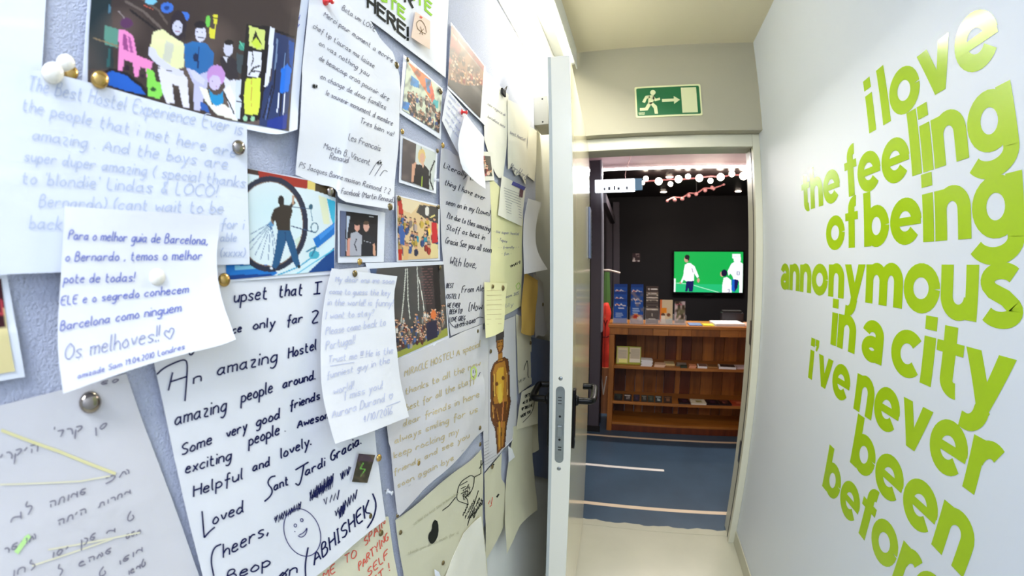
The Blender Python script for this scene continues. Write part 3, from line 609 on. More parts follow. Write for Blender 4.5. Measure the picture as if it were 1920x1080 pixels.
MB().tube(smoothline([PXW(1127, 541, 3.85), PXW(1131, 538, 3.85), PXW(1133, 560, 3.85), PXW(1134, 596, 3.85)], 2), .004, 6).build('cord', mat('cord_yellow', (222, 214, 150), .5), hk)
gb = empty('green_reflection', PXW(1139, 560, 4.1), 'narrow green shape standing in for a reflection, behind the white rail', 'reflection')
MB().prism([PXW(1133, 510, 4.1)[::2], PXW(1143, 510, 4.1)[::2], PXW(1145, 575, 4.1)[::2], PXW(1132, 575, 4.1)[::2]], lambda a, b, d: (a, 4.1+d, b), 0, .008).build('reflection_shape', mat('green_reflection_tint', (92, 142, 70), .7), gb)  # flat green slab added to stand in for a reflection in the mirror
tp = empty('tan_panel', PXW(1132, 800, 3.9), 'tan board leaning behind the pillar with a pale diagonal strip', 'board')
MB().prism([PXW(1121, 690, 3.9)[::2], PXW(1142, 690, 3.9)[::2], PXW(1140, 799, 3.9)[::2], PXW(1121, 799, 3.9)[::2]], lambda a, b, d: (a, 3.9+d, b), 0, .02).build('panel', mTan, tp)
MB().tube([PXW(1137, 706, 3.88), PXW(1131, 740, 3.88)], .006, 6).build('strip', mat('white_gloss', (236, 222, 210), .3), tp)
# ================================================================== THE WALL OF NOTES
pb = struct(box('trim_3', (BX-.012, -1.2, .84), (BX, 1.32, 2.17), mFelt))       # felt pinboard cladding
struct(box('trim_4', (BX-.012, -1.2, 2.17), (BX+.004, 1.32, 2.185), mWhite))
CAMP = np.array([0, 0, CH])
PAP = {}
def paper(k, rgb, rough=.75): return mat('paper_'+k, rgb, rough, noise=.025, scale=14, bump=.25, bscale=45)
def resample(pts, n):
    P = np.array(pts, float); d = np.r_[0, np.cumsum(np.linalg.norm(np.diff(P[:, :2], axis=0), axis=1))]; t = np.linspace(0, d[-1], n+1)
    return np.stack([np.interp(t, d, P[:, i]) for i in range(3)], 1)
def wall3(P):
    P = np.asarray(P, float); d = rays(P[:, :2]); t = (BX+P[:, 2])/d[:, 0]
    return CAMP+d*t[:, None]
class Sheet: pass
def sheet(name, label, cat, c, d, m, t=(), r=(), b=(), l=(), nu=22, nv=26, wr=.0012, seed=0, group='notes pinned on the wall', sm=2):
    D3 = lambda q: (q[0], q[1], (q[2] if len(q) > 2 else 0)+d)
    TL, TR, BR, BL = map(D3, c)
    ed = lambda a, mids, z: resample(smoothline([a]+[D3(q) for q in mids]+[z], sm), 0) if False else smoothline([a]+[D3(q) for q in mids]+[z], sm)
    T = wall3(resample(ed(TL, t, TR), nu)); B = wall3(resample(ed(BL, b, BR), nu)); L = wall3(resample(ed(TL, l, BL), nv)); Rr = wall3(resample(ed(TR, r, BR), nv))
    q = np.random.RandomState(seed+5).uniform(-1, 1, (5, 3)); V = []
    for j in range(nv+1):
        v = j/nv
        for i in range(nu+1):
            u = i/nu
            p = (1-v)*T[i]+v*B[i]+(1-u)*L[j]+u*Rr[j]-((1-u)*(1-v)*T[0]+u*(1-v)*T[-1]+(1-u)*v*B[0]+u*v*B[-1])
            w = sum(math.sin(p[1]*k[0]*60+p[2]*k[1]*60+k[2]*6) for k in q)/5
            V.append((p[0]+wr*(w+.6)*(1.6 if v > .5 else 1), p[1], p[2]))
    Fc = [(j*(nu+1)+i, j*(nu+1)+i+1, (j+1)*(nu+1)+i+1, (j+1)*(nu+1)+i) for j in range(nv) for i in range(nu)]
    n0 = len(V); W = V+[(a-.0004, b_, c_) for a, b_, c_ in V]; F2 = Fc+[tuple(n0+i for i in f[::-1]) for f in Fc]
    rim = [i for i in range(nu+1)]+[(j)*(nu+1)+nu for j in range(1, nv+1)]+[nv*(nu+1)+i for i in range(nu-1, -1, -1)]+[j*(nu+1) for j in range(nv-1, 0, -1)]
    k0 = len(W); W += [V[i] for i in rim]+[W[n0+i] for i in rim]; nr = len(rim)
    F2 += [(k0+i, k0+(i+1) % nr, k0+nr+(i+1) % nr, k0+nr+i) for i in range(nr)]
    o = mesh(name, W, F2, m, None, True); tag(o, label, cat, group)
    s = Sheet(); s.o = o; s.bvh = BVHTree.FromPolygons([tuple(v) for v in V], Fc); s.d = d; s.c = c; return s
CV = Vector(CAMP)
def onto(s, px, lift=.0006):
    px = np.asarray(px, float).reshape(-1, 2); d = rays(px); out = []
    for q in d:
        h = s.bvh.ray_cast(CV, Vector(q))[0]
        if h is None:
            tt = (BX+s.d+.002)/q[0]; h = CV+Vector(q)*tt
        dd = (CV-h).normalized(); out.append((h.x+lift, h.y, h.z) if abs(dd.x) > .12 else tuple(h+dd*lift))
    return out
def printed(s, quad, ops, nu=60, nv=50, name='print', seed=1, m=None, label=None):
    Q = wall3([(q[0], q[1], s.d) for q in quad])            # TL TR BR BL
    V = []
    for j in range(nv+1):
        v = j/nv
        for i in range(nu+1):
            u = i/nu; V.append((1-v)*((1-u)*Q[0]+u*Q[1])+v*((1-u)*Q[3]+u*Q[2]))
    px = project(V); V = onto(s, px, .0007)
    Fc = [(j*(nu+1)+i, j*(nu+1)+i+1, (j+1)*(nu+1)+i+1, (j+1)*(nu+1)+i) for j in range(nv) for i in range(nu)]
    C = paint(px, ops, seed); o = mesh(name, V, Fc, m or mPrint, s.o, True)
    a = o.data.color_attributes.new('Col', 'FLOAT_COLOR', 'POINT'); a.data.foreach_set('color', np.concatenate([C, np.ones((len(C), 1))], 1).ravel())
    if label: o['label'] = label
    return o
# pen strokes: a small alphabet of hand-drawn letters (x digit, y letter: e = baseline, j = x-height, n = top)
GL = {'a': "4i2j0h0f2e4g 4j4f5e", 'b': "0n0e 0h2j4h4f2e0f", 'c': "4i2j0h0f2e4f", 'd': "4h2j0h0f2e4g 4n4f5e", 'e': "0h4h3j1j0h0f2e4f", 'f': "4m3n2m2i2b 0i4i", 'g': "4i2j0h0f2e4g 4j4c2a0b", 'h': "0n0e 0h2j4i4e", 'i': "0j0e 0l0m",
      'j': "2j2c1a0b 2l2m", 'k': "0n0e 4j0g4e", 'l': "0n0f1e", 'm': "0j0e 0i2j3i3e 3i5j6i6e", 'n': "0j0e 0i2j4i4e", 'o': "2j0h0f2e4f4h2j", 'p': "0j0a 0i2j4h4f2e0f", 'q': "4i2j0h0f2e4g 4j4a5b", 'r': "0j0e 0h2j4i", 's': "4i2j0i1h3g4f2e0f",
      't': "1m1f2e4e 0j3j", 'u': "0j0f2e4g 4j4e", 'v': "0j2e4j", 'w': "0j1e3i5e6j", 'x': "0j4e 4j0e", 'y': "0j2e 4j1a0a", 'z': "0j4j0e4e", 'A': "0e3n6e 1h5h", 'B': "0e0n3n4l3j0j 3j5h4e0e", 'C': "5m3n0k0g3e5f", 'D': "0e0n3n5k5g3e0e",
      'E': "5n0n0e5e 0j4j", 'F': "5n0n0e 0j4j", 'G': "5m3n0k0g3e5g5i3i", 'H': "0n0e 5n5e 0j5j", 'I': "0n2n 1n1e 0e2e", 'J': "1n5n 4n4g2e0f", 'K': "0n0e 5n0i5e", 'L': "0n0e4e", 'M': "0e0n3h6n6e", 'N': "0e0n5e5n", 'O': "3n0k0g3e6g6k3n",
      'P': "0e0n4n5l4j0j", 'R': "0e0n4n5l4j0j 2j5e", 'S': "5m3n0l1j4i5g3e0f", 'T': "0n6n 3n3e", 'U': "0n0g3e5g5n", 'V': "0n3e6n", 'W': "0n1e3k5e6n", 'Y': "0n3i6n 3i3e", 'Z': "0n5n0e5e", '0': "2n0k0g2e4g4k2n", '1': "0l1n1e", '2': "0m2n4l0e4e",
      '3': "0m3n3k1j4h3e0f", '4': "3e3n0h4h", '5': "4n0n0j3j4g2e0f", '6': "3n0i0f2e4g2i0h", '9': "4l2n0l2j4l3e", '!': "0n0h 0f0e", '.': "0e0f", ',': "1f0d", "'": "0n0l", '(': "2n0k0g2d", ')': "0n2k2g0d", '?': "0m2n3l1i1h 1f1e", '-': "0i2i",
      '&': "4e1l2n3l0g2e4h", '/': "0e3n", ':': "0h0i 0e0f", '~': "3e0i1k2k3i4k5k6i3e", '[': "2n0n0e2e", ']': "0n2n2e0e", '#': "0e1n 2e3m 4e3n 0f5l",
      # hebrew cursive shapes
      'א': "4j4e 4g1j0g", 'ב': "0j3j4h3e0e", 'ה': "0j3j4i4e 1h1e", 'ו': "1j1e", 'י': "1j0h", 'ל': "1n0k2j3h1e", 'מ': "0e2j3e 3j4h4e", 'ן': "1j1a", 'ק': "0j3j3h1f 0h0a", 'ר': "0j2j3h3e", 'ש': "4j1j0g2e4g1h", 'ת': "0e1f1j4j4e", 'ס': "2j0h1e3f4i2j", 'ט': "2n0j0f2e4g3j", 'פ': "0h2i3h2j0i0e4e", 'ד': "0j3j 3j2e", 'כ': "0j3i2e0e", 'נ': "1j2h0e", 'ם': "0j3j3e0e0j", 'ח': "0e0j3j3e"}
def strokes_of(t):
    out = []; x = 0
    for c in t:
        if c == ' ': x += 4.2; continue
        g = GL.get(c) or GL['n']; mx = 0
        for st in g.split():
            P = [(x+int(st[k]), ord(st[k+1])-101) for k in range(0, len(st), 2)]
            mx = max(mx, max(int(st[k]) for k in range(0, len(st), 2))); out.append(P)
        x += mx+1.8
    return out, max(x-1.8, 1)
def ribbons(s, polys, w, ink, name='handwriting', label=None, lift=.0006):
    PX = []; Fc = []
    for P in polys:
        P = np.array(P, float)
        if len(P) < 2: continue
        d = np.gradient(P, axis=0); n = np.stack([-d[:, 1], d[:, 0]], 1)/(np.linalg.norm(d, axis=1)[:, None]+1e-9)
        k = len(PX); a = P+n*w/2; b = P-n*w/2
        for i in range(len(P)): PX.append(a[i]); PX.append(b[i])
        for i in range(len(P)-1): Fc.append((k+2*i, k+2*i+1, k+2*i+3, k+2*i+2))
    if not PX: return None
    o = mesh(name, onto(s, PX, lift), Fc, ink, s.o); o['kind'] = 'stuff'
    if label: o['label'] = label
    return o
def ink(n, c): return mat('ink_'+n, c, .8, spec=.12)
def write(s, lines, inkm, w, jit=.35, extra=(), label=None):
    polys = []; q = random.Random(len(lines)*7+int(w*10))
    for ln in lines:
        t, x0, y0, x1, y1, h = ln[:6]; t = t[::-1] if any(1488 <= ord(c) <= 1514 for c in t) else t; sag = ln[6] if len(ln) > 6 else 0; sl = ln[7] if len(ln) > 7 else .18
        st, tot = strokes_of(t); ux, uy = (x1-x0)/tot, (y1-y0)/tot; L = math.hypot(x1-x0, y1-y0); hx, hy = (y1-y0)/L, -(x1-x0)/L
        k = h/5
        for P in st:
            Q = []
            for gx, gy in P:
                gx += gy*sl*k/(L/tot); gy += q.uniform(-jit, jit)*.6; gx += q.uniform(-jit, jit)*.6
                f = gx/tot; Q.append((x0+ux*gx+hx*.35*gy*k, y0+uy*gx-gy*k*(.25+.75*abs(hy)) + sag*4*f*(1-f)))
            polys.append(smoothline(Q, 2))
    polys += [smoothline(e, 2) for e in extra]
    return ribbons(s, polys, w, inkm, label=label)
W1 = paper('cool_white', (222, 226, 235)); W2 = paper('white', (226, 226, 228)); W3 = paper('warm_white', (232, 229, 214)); W4 = paper('cream', (222, 216, 186)); W5 = paper('grey_white', (208, 205, 206)); W6 = paper('glossy_white', (232, 234, 240), .3)
YEL = paper('yellow', (228, 224, 172)); MAN = paper('manila', (196, 160, 76)); BEI = paper('beige', (208, 204, 176)); PINKISH = paper('blush', (228, 200, 176)); BLU = paper('slate_blue', (92, 108, 142), .4)
navy = ink('navy', (26, 30, 74)); pencil = ink('pencil_blue', (182, 192, 216)); blue = ink('blue', (104, 114, 186)); grey = ink('grey', (124, 120, 134)); dark = ink('dark', (62, 62, 72)); red = ink('red', (222, 96, 78)); lilac = ink('lilac', (194, 198, 220)); ochre = ink('ochre', (196, 180, 138)); green = ink('green', (150, 200, 60)); black = ink('black', (36, 38, 34)); yell = ink('yellow_marker', (222, 214, 160)); softg = ink('soft_grey', (160, 158, 160)); brown = ink('brown', (120, 96, 60))
# --- far back sheets first -------------------------------------------------
s = sheet('note', 'blank pale sheet cut by the upper left corner of the photo', 'note', [(-70, -80), (90, -60), (77, 142), (-70, 150)], .0030, W1, wr=.0006)
s = sheet('photo_sheet', 'large printed page with a colour-splashed photo of people sitting, written on above', 'photo', [(170, -70), (590, -70), (557, 243, .007), (150, 190)], .0035, W1, r=[(572, 40), (561, 170)], b=[(300, 215), (450, 240), (505, 252, .006), (530, 252, .010)], nu=40, nv=30, wr=.0006)
write(s, [("with never spent and", 455, 2, 560, 38, 6), ("in the evening ready", 470, 20, 560, 50, 5), ("for all my friend", 490, 36, 548, 60, 5), ("people enjoyed me", 408, -6, 470, 16, 5)], blue, 1.1)
K = (24, 20, 24); Wp = (216, 214, 232); Br = (60, 48, 46)
ops = [('bg', Br), ('p', (26, 42, 48), [(160, -70), (205, -70), (212, 130), (160, 130)]), ('n', (96, 80, 74), .9, 26), ('l', (104, 92, 86), 5, [(236, 4), (268, 22), (300, 52)]), ('l', (30, 26, 28), 4, [(244, 20), (276, 44), (296, 60)]), ('l', (96, 84, 78), 4, [(262, -4), (296, 20), (312, 44)]), ('l', (150, 140, 140), 2, [(222, 22), (232, 34)]),
       ('l', (80, 120, 140), 3, [(205, 10), (204, 24)]), ('e', (120, 190, 220), (282, 3, 11, 6)), ('e', (60, 110, 200), (312, 15, 12, 10)), ('e', (30, 60, 120), (312, 15, 5, 4)), ('e', (60, 112, 204), (345, 31, 9, 9)), ('l', (200, 90, 70), 1.5, [(268, 10), (286, 18)]),
       ('p', (92, 144, 128), [(196, 48), (222, 56), (219, 90), (195, 84)]), ('l', (140, 120, 90), 2.5, [(175, 72), (222, 88)]), ('l', (40, 90, 90), 5, [(204, 94), (202, 124)]),
       # pink chair
       ('p', (240, 140, 196), [(221, 55), (233, 56), (249, 68), (256, 104), (286, 116), (283, 126), (280, 146), (274, 146), (272, 128), (262, 126), (258, 144), (251, 144), (248, 118), (232, 112), (228, 138), (220, 136), (222, 100)]),
       ('p', (150, 70, 130), [(229, 64), (236, 66), (240, 96), (230, 94)]), ('p', (170, 84, 146), [(239, 68), (244, 72), (249, 100), (243, 98)]), ('e', (40, 20, 40), (237, 128, 5, 5)), ('e', (40, 20, 40), (266, 143, 4, 4)),
       ('e', (90, 50, 90), (236, 44, 12, 10)),
       # blue cloud
       ('p', K, [(192, 136), (206, 128), (222, 132), (240, 138), (254, 150), (266, 158), (280, 178), (270, 184), (194, 160)]), ('p', (26, 92, 188), [(197, 140), (208, 133), (222, 137), (238, 143), (250, 155), (262, 163), (272, 178), (240, 172), (197, 158)]),
       ('p', (132, 214, 84), [(274, 128), (288, 134), (291, 152), (310, 160), (306, 172), (298, 186), (276, 180)]), ('e', (40, 80, 40), (286, 168, 5, 4)),
       # white legs and skirts first
       ('p', (226, 222, 232), [(294, 126), (330, 128), (350, 146), (354, 202), (342, 202), (334, 162), (322, 158), (326, 194), (312, 194), (304, 176)]),
       ('p', (192, 190, 222), [(348, 128), (394, 132), (386, 168), (374, 208), (362, 206), (362, 158)]), ('p', (222, 222, 238), [(416, 140), (440, 148), (450, 226), (434, 224)]),
       ('e', (44, 36, 46), (333, 48, 15, 28)), ('p', (232, 230, 176), [(286, 60), (304, 55), (318, 66), (344, 82), (344, 126), (322, 134), (300, 124), (280, 92)]), ('p', (206, 206, 186), [(310, 76), (326, 84), (318, 120), (304, 112)]),
       ('e', (206, 206, 228), (332, 52, 9.5, 14)), ('l', (44, 36, 46), 2.5, [(322, 42), (334, 36), (344, 46), (345, 74)]), ('e', (70, 70, 90), (329, 50, 1.6, 1)), ('e', (70, 70, 90), (337, 52, 1.6, 1)), ('l', (150, 90, 110), 1.4, [(328, 59), (335, 60)]),
       ('p', (216, 214, 236), [(279, 88), (290, 92), (296, 106), (322, 126), (344, 134), (340, 144), (318, 138), (288, 116), (278, 104)]), ('l', Br, 1, [(294, 128), (330, 136)]),
       ('p', (34, 104, 168), [(344, 84), (360, 78), (386, 82), (400, 100), (397, 132), (372, 140), (346, 126)]), ('l', (20, 50, 100), 2, [(372, 88), (370, 128)]), ('e', (16, 40, 80), (366, 108, 5, 8)), ('e', (216, 214, 236), (375, 63, 10, 16)), ('e', (30, 26, 34), (374, 47, 11, 7)), ('e', (60, 52, 64), (369, 60, 1.6, 1)), ('e', (60, 52, 64), (378, 61, 1.6, 1)), ('l', (50, 44, 56), 2, [(370, 70), (380, 71)]), ('l', (90, 60, 90), 1.4, [(371, 75), (378, 76)]),
       ('p', (210, 208, 234), [(352, 128), (366, 134), (384, 150), (380, 160), (362, 148)]),
       ('p', (40, 34, 44), [(412, 108), (430, 104), (444, 116), (446, 146), (430, 152), (414, 138)]), ('e', (204, 204, 222), (427, 92, 9, 14)), ('e', K, (428, 80, 9, 5)), ('p', (214, 214, 226), [(416, 106), (426, 108), (424, 118)]),
       ('e', (196, 144, 208), (404, 142, 17, 20)), ('e', (208, 194, 232), (402, 155, 11, 14)), ('e', (90, 70, 110), (398, 152, 1.6, 1)), ('e', (90, 70, 110), (407, 153, 1.6, 1)), ('l', (170, 90, 130), 1.4, [(399, 163), (405, 163)]),
       ('p', (236, 236, 216), [(372, 162), (388, 168), (396, 196), (420, 196), (444, 216), (446, 228), (404, 214), (384, 190)]), ('p', (20, 140, 194), [(391, 168), (400, 178), (410, 178), (417, 172), (418, 194), (404, 200), (394, 190)]), ('p', (40, 90, 170), [(374, 190), (388, 198), (392, 212), (376, 206)]),
       ('p', (232, 232, 238), [(418, 168), (430, 160), (446, 196), (450, 226), (436, 222)]), ('l', K, 2.5, [(420, 176), (432, 200), (438, 214)]),
       ('e', (110, 200, 80), (389, 40, 4.5, 11)), ('p', (222, 214, 60), [(398, 28), (408, 28), (406, 46), (400, 44)]), ('p', (222, 214, 60), [(392, 52), (403, 56), (401, 74), (391, 70)]), ('l', K, 1.4, [(400, 34), (406, 35)]), ('l', (230, 220, 60), 2, [(404, 44), (400, 66)]),
       ('n', (34, 80, 84), .6, 14) if False else ('e', (60, 150, 130), (455, 88, 9, 7)), ('l', (100, 200, 160), 2, [(448, 78), (462, 98)]), ('p', (60, 74, 80), [(442, 100), (458, 104), (456, 140), (444, 136)]),
       # yellow figures
       ('p', K, [(462, 46), (506, 50), (504, 222), (444, 232), (450, 150)]), ('p', (208, 218, 120), [(466, 48), (497, 58), (494, 92), (486, 94), (466, 86)]), ('p', K, [(478, 58), (490, 84), (484, 78), (470, 82)]), ('p', (204, 222, 70), [(470, 80), (480, 70), (490, 88), (480, 92)]),
       ('p', (226, 226, 236), [(465, 96), (490, 98), (488, 132), (482, 146), (462, 142)]), ('l', K, 2, [(472, 96), (474, 112), (470, 124)]), ('l', K, 3, [(466, 140), (474, 128), (486, 124)]), ('l', K, 2.4, [(470, 134), (488, 134)]),
       ('p', (212, 224, 76), [(460, 148), (488, 146), (486, 200), (482, 216), (458, 214), (456, 180)]), ('l', (190, 140, 60), 1.2, [(471, 152), (470, 200)]), ('e', (150, 200, 160), (459, 222, 4, 5)), ('e', (150, 200, 160), (473, 223, 4, 5)),
       ('p', (208, 216, 232), [(441, 150), (452, 150), (450, 176), (446, 180), (452, 190), (448, 224), (440, 220)]), ('l', K, 1.6, [(442, 180), (452, 182)]), ('l', K, 1.6, [(442, 190), (452, 192)]), ('l', K, 1.6, [(442, 200), (452, 202)]),
       # white gap and the blue strip
       ('p', (226, 228, 238), [(505, 50), (514, 54), (509, 120), (502, 160), (494, 164), (500, 120)]), ('p', (38, 52, 92), [(513, 60), (552, 74), (546, 150), (536, 238), (484, 240), (494, 170), (508, 150)]),
       ('p', (24, 108, 208), [(526, 130), (538, 120), (546, 130), (540, 172), (524, 176)]), ('p', (30, 76, 150), [(540, 76), (551, 80), (548, 130), (542, 120)]), ('l', (110, 130, 160), 3, [(519, 74), (517, 110), (514, 130)]), ('l', (120, 150, 190), 1.5, [(534, 100), (531, 128)]),
       ('l', K, 2.2, [(516, 130), (512, 170), (500, 222)]), ('l', K, 2.2, [(510, 160), (502, 190), (492, 222)]), ('l', (220, 224, 240), 2.4, [(522, 176), (519, 210)]), ('l', (220, 224, 240), 2, [(533, 176), (530, 214)]), ('l', K, 2, [(527, 176), (523, 226)]), ('l', (80, 100, 150), 2, [(505, 180), (497, 224)]),
       ('l', K, 4, [(516, 58), (550, 70)]), ('p', (30, 50, 130), [(500, 226), (538, 214), (536, 242), (500, 246)])]
printed(s, [(176, -60), (566, -20), (541, 246), (164, 185)], [o for o in ops], 230, 130, 'print')
s = sheet('photo', 'photo corner with dark red and cream print, at the left edge', 'photo', [(-120, 530), (12, 513), (46, 706), (-110, 730)], .003, W6, group='photos pinned on the wall')
printed(s, [(-110, 540), (2, 522), (28, 696), (-100, 716)], [('bg', (224, 208, 150)), ('p', (60, 16, 26), [(-120, 500), (8, 500), (9, 614), (-120, 620)]), ('p', (190, 60, 70), [(0, 560), (4, 560), (5, 590), (0, 592)])], 24, 30)
s = sheet('note', 'big pale sheet with grey Hebrew handwriting crossed by a yellow marker line', 'note', [(-160, 800), (237, 701), (392, 1130), (-160, 1200)], .0028, W5, r=[(263, 780), (305, 890), (345, 1000), (372, 1078)], nu=36, nv=30, wr=.0006)
write(s, [("קרד'", 100, 822, 152, 810, 12), ("סן", 176, 812, 200, 800, 9), ("היקרי", 0, 866, 70, 846, 14), ("מב", 198, 906, 240, 888, 10), ("שאותה", 92, 952, 160, 926, 11), ("לא", 20, 985, 62, 958, 14), ("אחרות", 184, 952, 243, 926, 8), ("היתה", 108, 986, 160, 962, 10), ("ט", 238, 978, 250, 974, 10),
          ("משם", 236, 1010, 262, 1000, 8), ("שכן", 150, 1024, 178, 1010, 11), ("א", 198, 1004, 214, 998, 8), ("מאשר", 8, 1040, 66, 1010, 11), ("יסו", 97, 1046, 126, 1034, 10), ("שמהפ", 148, 1062, 208, 1036, 9), ("אושו", 222, 1060, 266, 1034, 9), ("לחן", 22, 1080, 66, 1066, 11), ("ל", 108, 1080, 118, 1076, 12), ("ט", 186, 1082, 198, 1078, 10), ("טאפו", 240, 1078, 272, 1060, 8), ("סש", 188, 722, 222, 716, 6)], grey, 2.2)
ribbons(s, [[(2, 806), (110, 846), (216, 888)]], 6, yell, 'marker_line', 'yellow marker line'); ribbons(s, [[(0, 908), (150, 902), (206, 892)], [(90, 1030), (262, 998)], [(60, 1060), (210, 1010)]], 3, ink('faint_yellow', (226, 220, 190)), 'faint_marker_line')
ribbons(s, [[(30, 1036), (50, 1008), (56, 1004)]], 9, ink('pale_green', (190, 230, 150)), 'green_smudge')
s = sheet('note', 'pale sheet written in red capitals showing beside the big cheerful letter at the bottom', 'note', [(560, 985), (727, 968), (752, 1120), (540, 1150)], .0030, W4, r=[(735, 1030)], nu=20, nv=16)
write(s, [("SPAIN", 684, 1024, 722, 984, 9), ("TO", 646, 1058, 668, 1044, 9), ("PARTYING", 673, 1070, 728, 1012, 9), ("SELF", 690, 1082, 728, 1044, 9), ("ME", 606, 1088, 628, 1072, 9), ("IT !", 704, 1096, 730, 1070, 9)], red, 1.8, jit=.3)
s = sheet('letter', 'large white letter in navy handwriting calling the hostel amazing, with a smiley', 'letter', [(258, 540), (690, 500), (723, 974, .004), (402, 1185)], .0048, W2, l=[(290, 690), (312, 790), (345, 950), (381, 1080)], r=[(700, 812), (713, 913)], b=[(520, 1130), (610, 1068, .003), (673, 1010, .005)], nu=40, nv=44, wr=.0008, seed=3)
write(s, [("upset", 438, 568, 500, 560, 14), ("that", 522, 557, 566, 553, 13), ("I", 586, 552, 601, 550, 12), ("ce", 435, 626, 452, 622, 9), ("only", 474, 618, 514, 612, 10), ("far", 537, 609, 566, 604, 10), ("2", 582, 607, 596, 604, 13), ("n", 362, 720, 376, 715, 12),
          ("amazing", 407, 704, 518, 678, 14), ("Hostel", 540, 672, 592, 655, 11), ("amazing", 327, 798, 423, 770, 15), ("people", 452, 755, 510, 736, 13), ("around.", 530, 728, 590, 711, 10), ("Some", 340, 854, 396, 832, 12), ("very", 424, 822, 462, 806, 11), ("good", 480, 800, 524, 784, 11), ("friends", 543, 768, 599, 748, 9),
          ("exciting", 347, 888, 432, 862, 12), ("people", 466, 836, 523, 814, 12), (".", 534, 809, 536, 808, 9), ("Awesom", 557, 803, 618, 783, 9), ("Helpful", 362, 932, 454, 898, 12), ("and", 473, 884, 505, 873, 10), ("lovely.", 526, 860, 582, 834, 11), ("oved", 398, 984, 456, 960, 13), ("ant", 513, 920, 540, 908, 10), ("ardi", 572, 892, 608, 874, 10), ("Gracia.", 620, 866, 676, 832, 11),
          ("heers,", 418, 1046, 502, 1001, 15), ("ABHISHEK", 588, 1060, 694, 962, 15), ("Beop", 425, 1092, 505, 1060, 12), ("on", 522, 1088, 556, 1074, 12)], navy, 2.9, jit=.25,
      extra=[[(293, 702), (306, 690), (326, 680), (346, 673), (351, 682), (349, 716), (346, 752)], [(323, 698), (315, 732)], [(318, 716), (349, 706)], [(352, 658), (357, 668), (366, 655)], [(378, 958), (380, 985), (382, 1008)], [(382, 1008), (392, 996), (402, 988)], [(516, 892), (506, 894), (500, 906), (511, 918), (507, 930), (495, 940)], [(553, 881), (578, 866)], [(569, 872), (565, 896), (560, 911), (553, 906)], [(414, 1020), (400, 1026), (394, 1050), (400, 1080)],
             [(577, 1026), (571, 1058), (573, 1092)], [(698, 925), (706, 945), (700, 972), (688, 990)], [(515, 1096), (540, 1066)]])
ribbons(s, [[(566+33*math.cos(a)*math.cos(.35)+46*math.sin(a)*math.sin(.35), 998+46*math.sin(a)*math.cos(.35)-33*math.cos(a)*math.sin(.35)) for a in np.linspace(0, 6.5, 40)], [(553+2.6*math.cos(a), 985+3*math.sin(a)) for a in np.linspace(0, 6.5, 10)], [(565+2.6*math.cos(a), 975+3*math.sin(a)) for a in np.linspace(0, 6.5, 10)], smoothline([(558, 1004), (564, 1008), (573, 1002), (576, 987), (570, 998), (560, 1003)]), [(551, 996), (553, 997)]], 1.6, ink('violet_blue', (56, 56, 110)), 'smiley_drawing')
q = random.Random(4)
def scrib(x0, y0, x1, y1, h, n): return [(x0+(x1-x0)*i/n+q.uniform(-1, 1), y0+(y1-y0)*i/n+(h if i % 2 else -h)*q.uniform(.6, 1)) for i in range(n+1)]
ribbons(s, [scrib(514, 976, 564, 946, 8, 22), scrib(580, 930, 624, 896, 12, 26), scrib(582, 934, 622, 900, 7, 24), scrib(638, 894, 656, 880, 8, 14), scrib(514, 972, 562, 950, 6, 20), scrib(590, 926, 624, 902, 12, 20), scrib(606, 942, 636, 926, 9, 8), scrib(628, 964, 668, 926, 9, 16), scrib(634, 966, 646, 950, 12, 8)], 2.2, navy, 'crossed_out_words')
s = sheet('sticker', 'small dark green and purple sticker on the big navy letter', 'sticker', [(672, 850), (703, 853), (688, 905), (659, 903)], .0075, W6, nu=6, nv=6, group='photos pinned on the wall')
printed(s, [(672, 850), (703, 853), (688, 905), (659, 903)], [('bg', (62, 58, 44)), ('p', (84, 66, 76), [(668, 848), (706, 848), (702, 866), (666, 864)]), ('l', (110, 176, 70), 2.4, [(680, 868), (675, 878), (684, 880), (676, 892)]), ('n', (110, 96, 70), .7, 3)], 24, 34)
s = sheet('letter', 'tall creased white letter in thin grey French handwriting beside the printed page', 'letter', [(586, -60), (655, -60), (736, 394, .008), (553, 328)], .0052, W2, t=[(640, -60)], r=[(700, 60), (748, 113), (746, 250)], b=[(590, 345), (632, 352, .006), (634, 376, .010), (690, 386, .008)], l=[(578, 0), (562, 167)], nu=30, nv=40, wr=.0022, seed=9, sm=1)
write(s, [("Bota um LOVE", 640, 18, 702, 60, 6), ("Merci pour moment a ecrire", 606, 30, 735, 118, 6), ("chef tip t'auras ma laisse", 586, 52, 700, 128, 6), ("on vas nothing you", 597, 84, 690, 144, 6), ("de beaucoup crois pouvoir dire", 597, 112, 728, 190, 6), ("en change de deux familles", 600, 147, 722, 206, 6), ("le souvenir monument d membre", 610, 178, 735, 236, 6), ("Tres bien va!", 674, 230, 736, 256, 6), ("Les Francais", 652, 262, 712, 284, 7), ("Martin B. Vincent", 606, 278, 692, 310, 7), ("Renaud", 617, 298, 652, 306, 7), ("PS Jacques Bonne-maison Raimond ? 2", 560, 314, 730, 364, 6), ("- Facebook (Martin Renaud)", 633, 362, 738, 380, 6)], ink("faded_black", (96, 94, 106)), 1.0, jit=.6,
      extra=[[(692, 328), (706, 304), (714, 300)], [(702, 330), (716, 308)], [(712, 330), (720, 318), (726, 322)]])
ribbons(s, [scrib(586, 162, 594, 162, 4, 10), scrib(708, 306, 714, 306, 3, 6)], 3, black, 'ink_blot')
s = sheet('poster', 'white printed poster with bold black and green capitals ending in HERE!', 'poster', [(600, -130), (850, -130), (835, 146), (640, 2)], .0048, W2, b=[(700, 42), (770, 96)], r=[(840, 10)], nu=18, nv=18, wr=.0005)
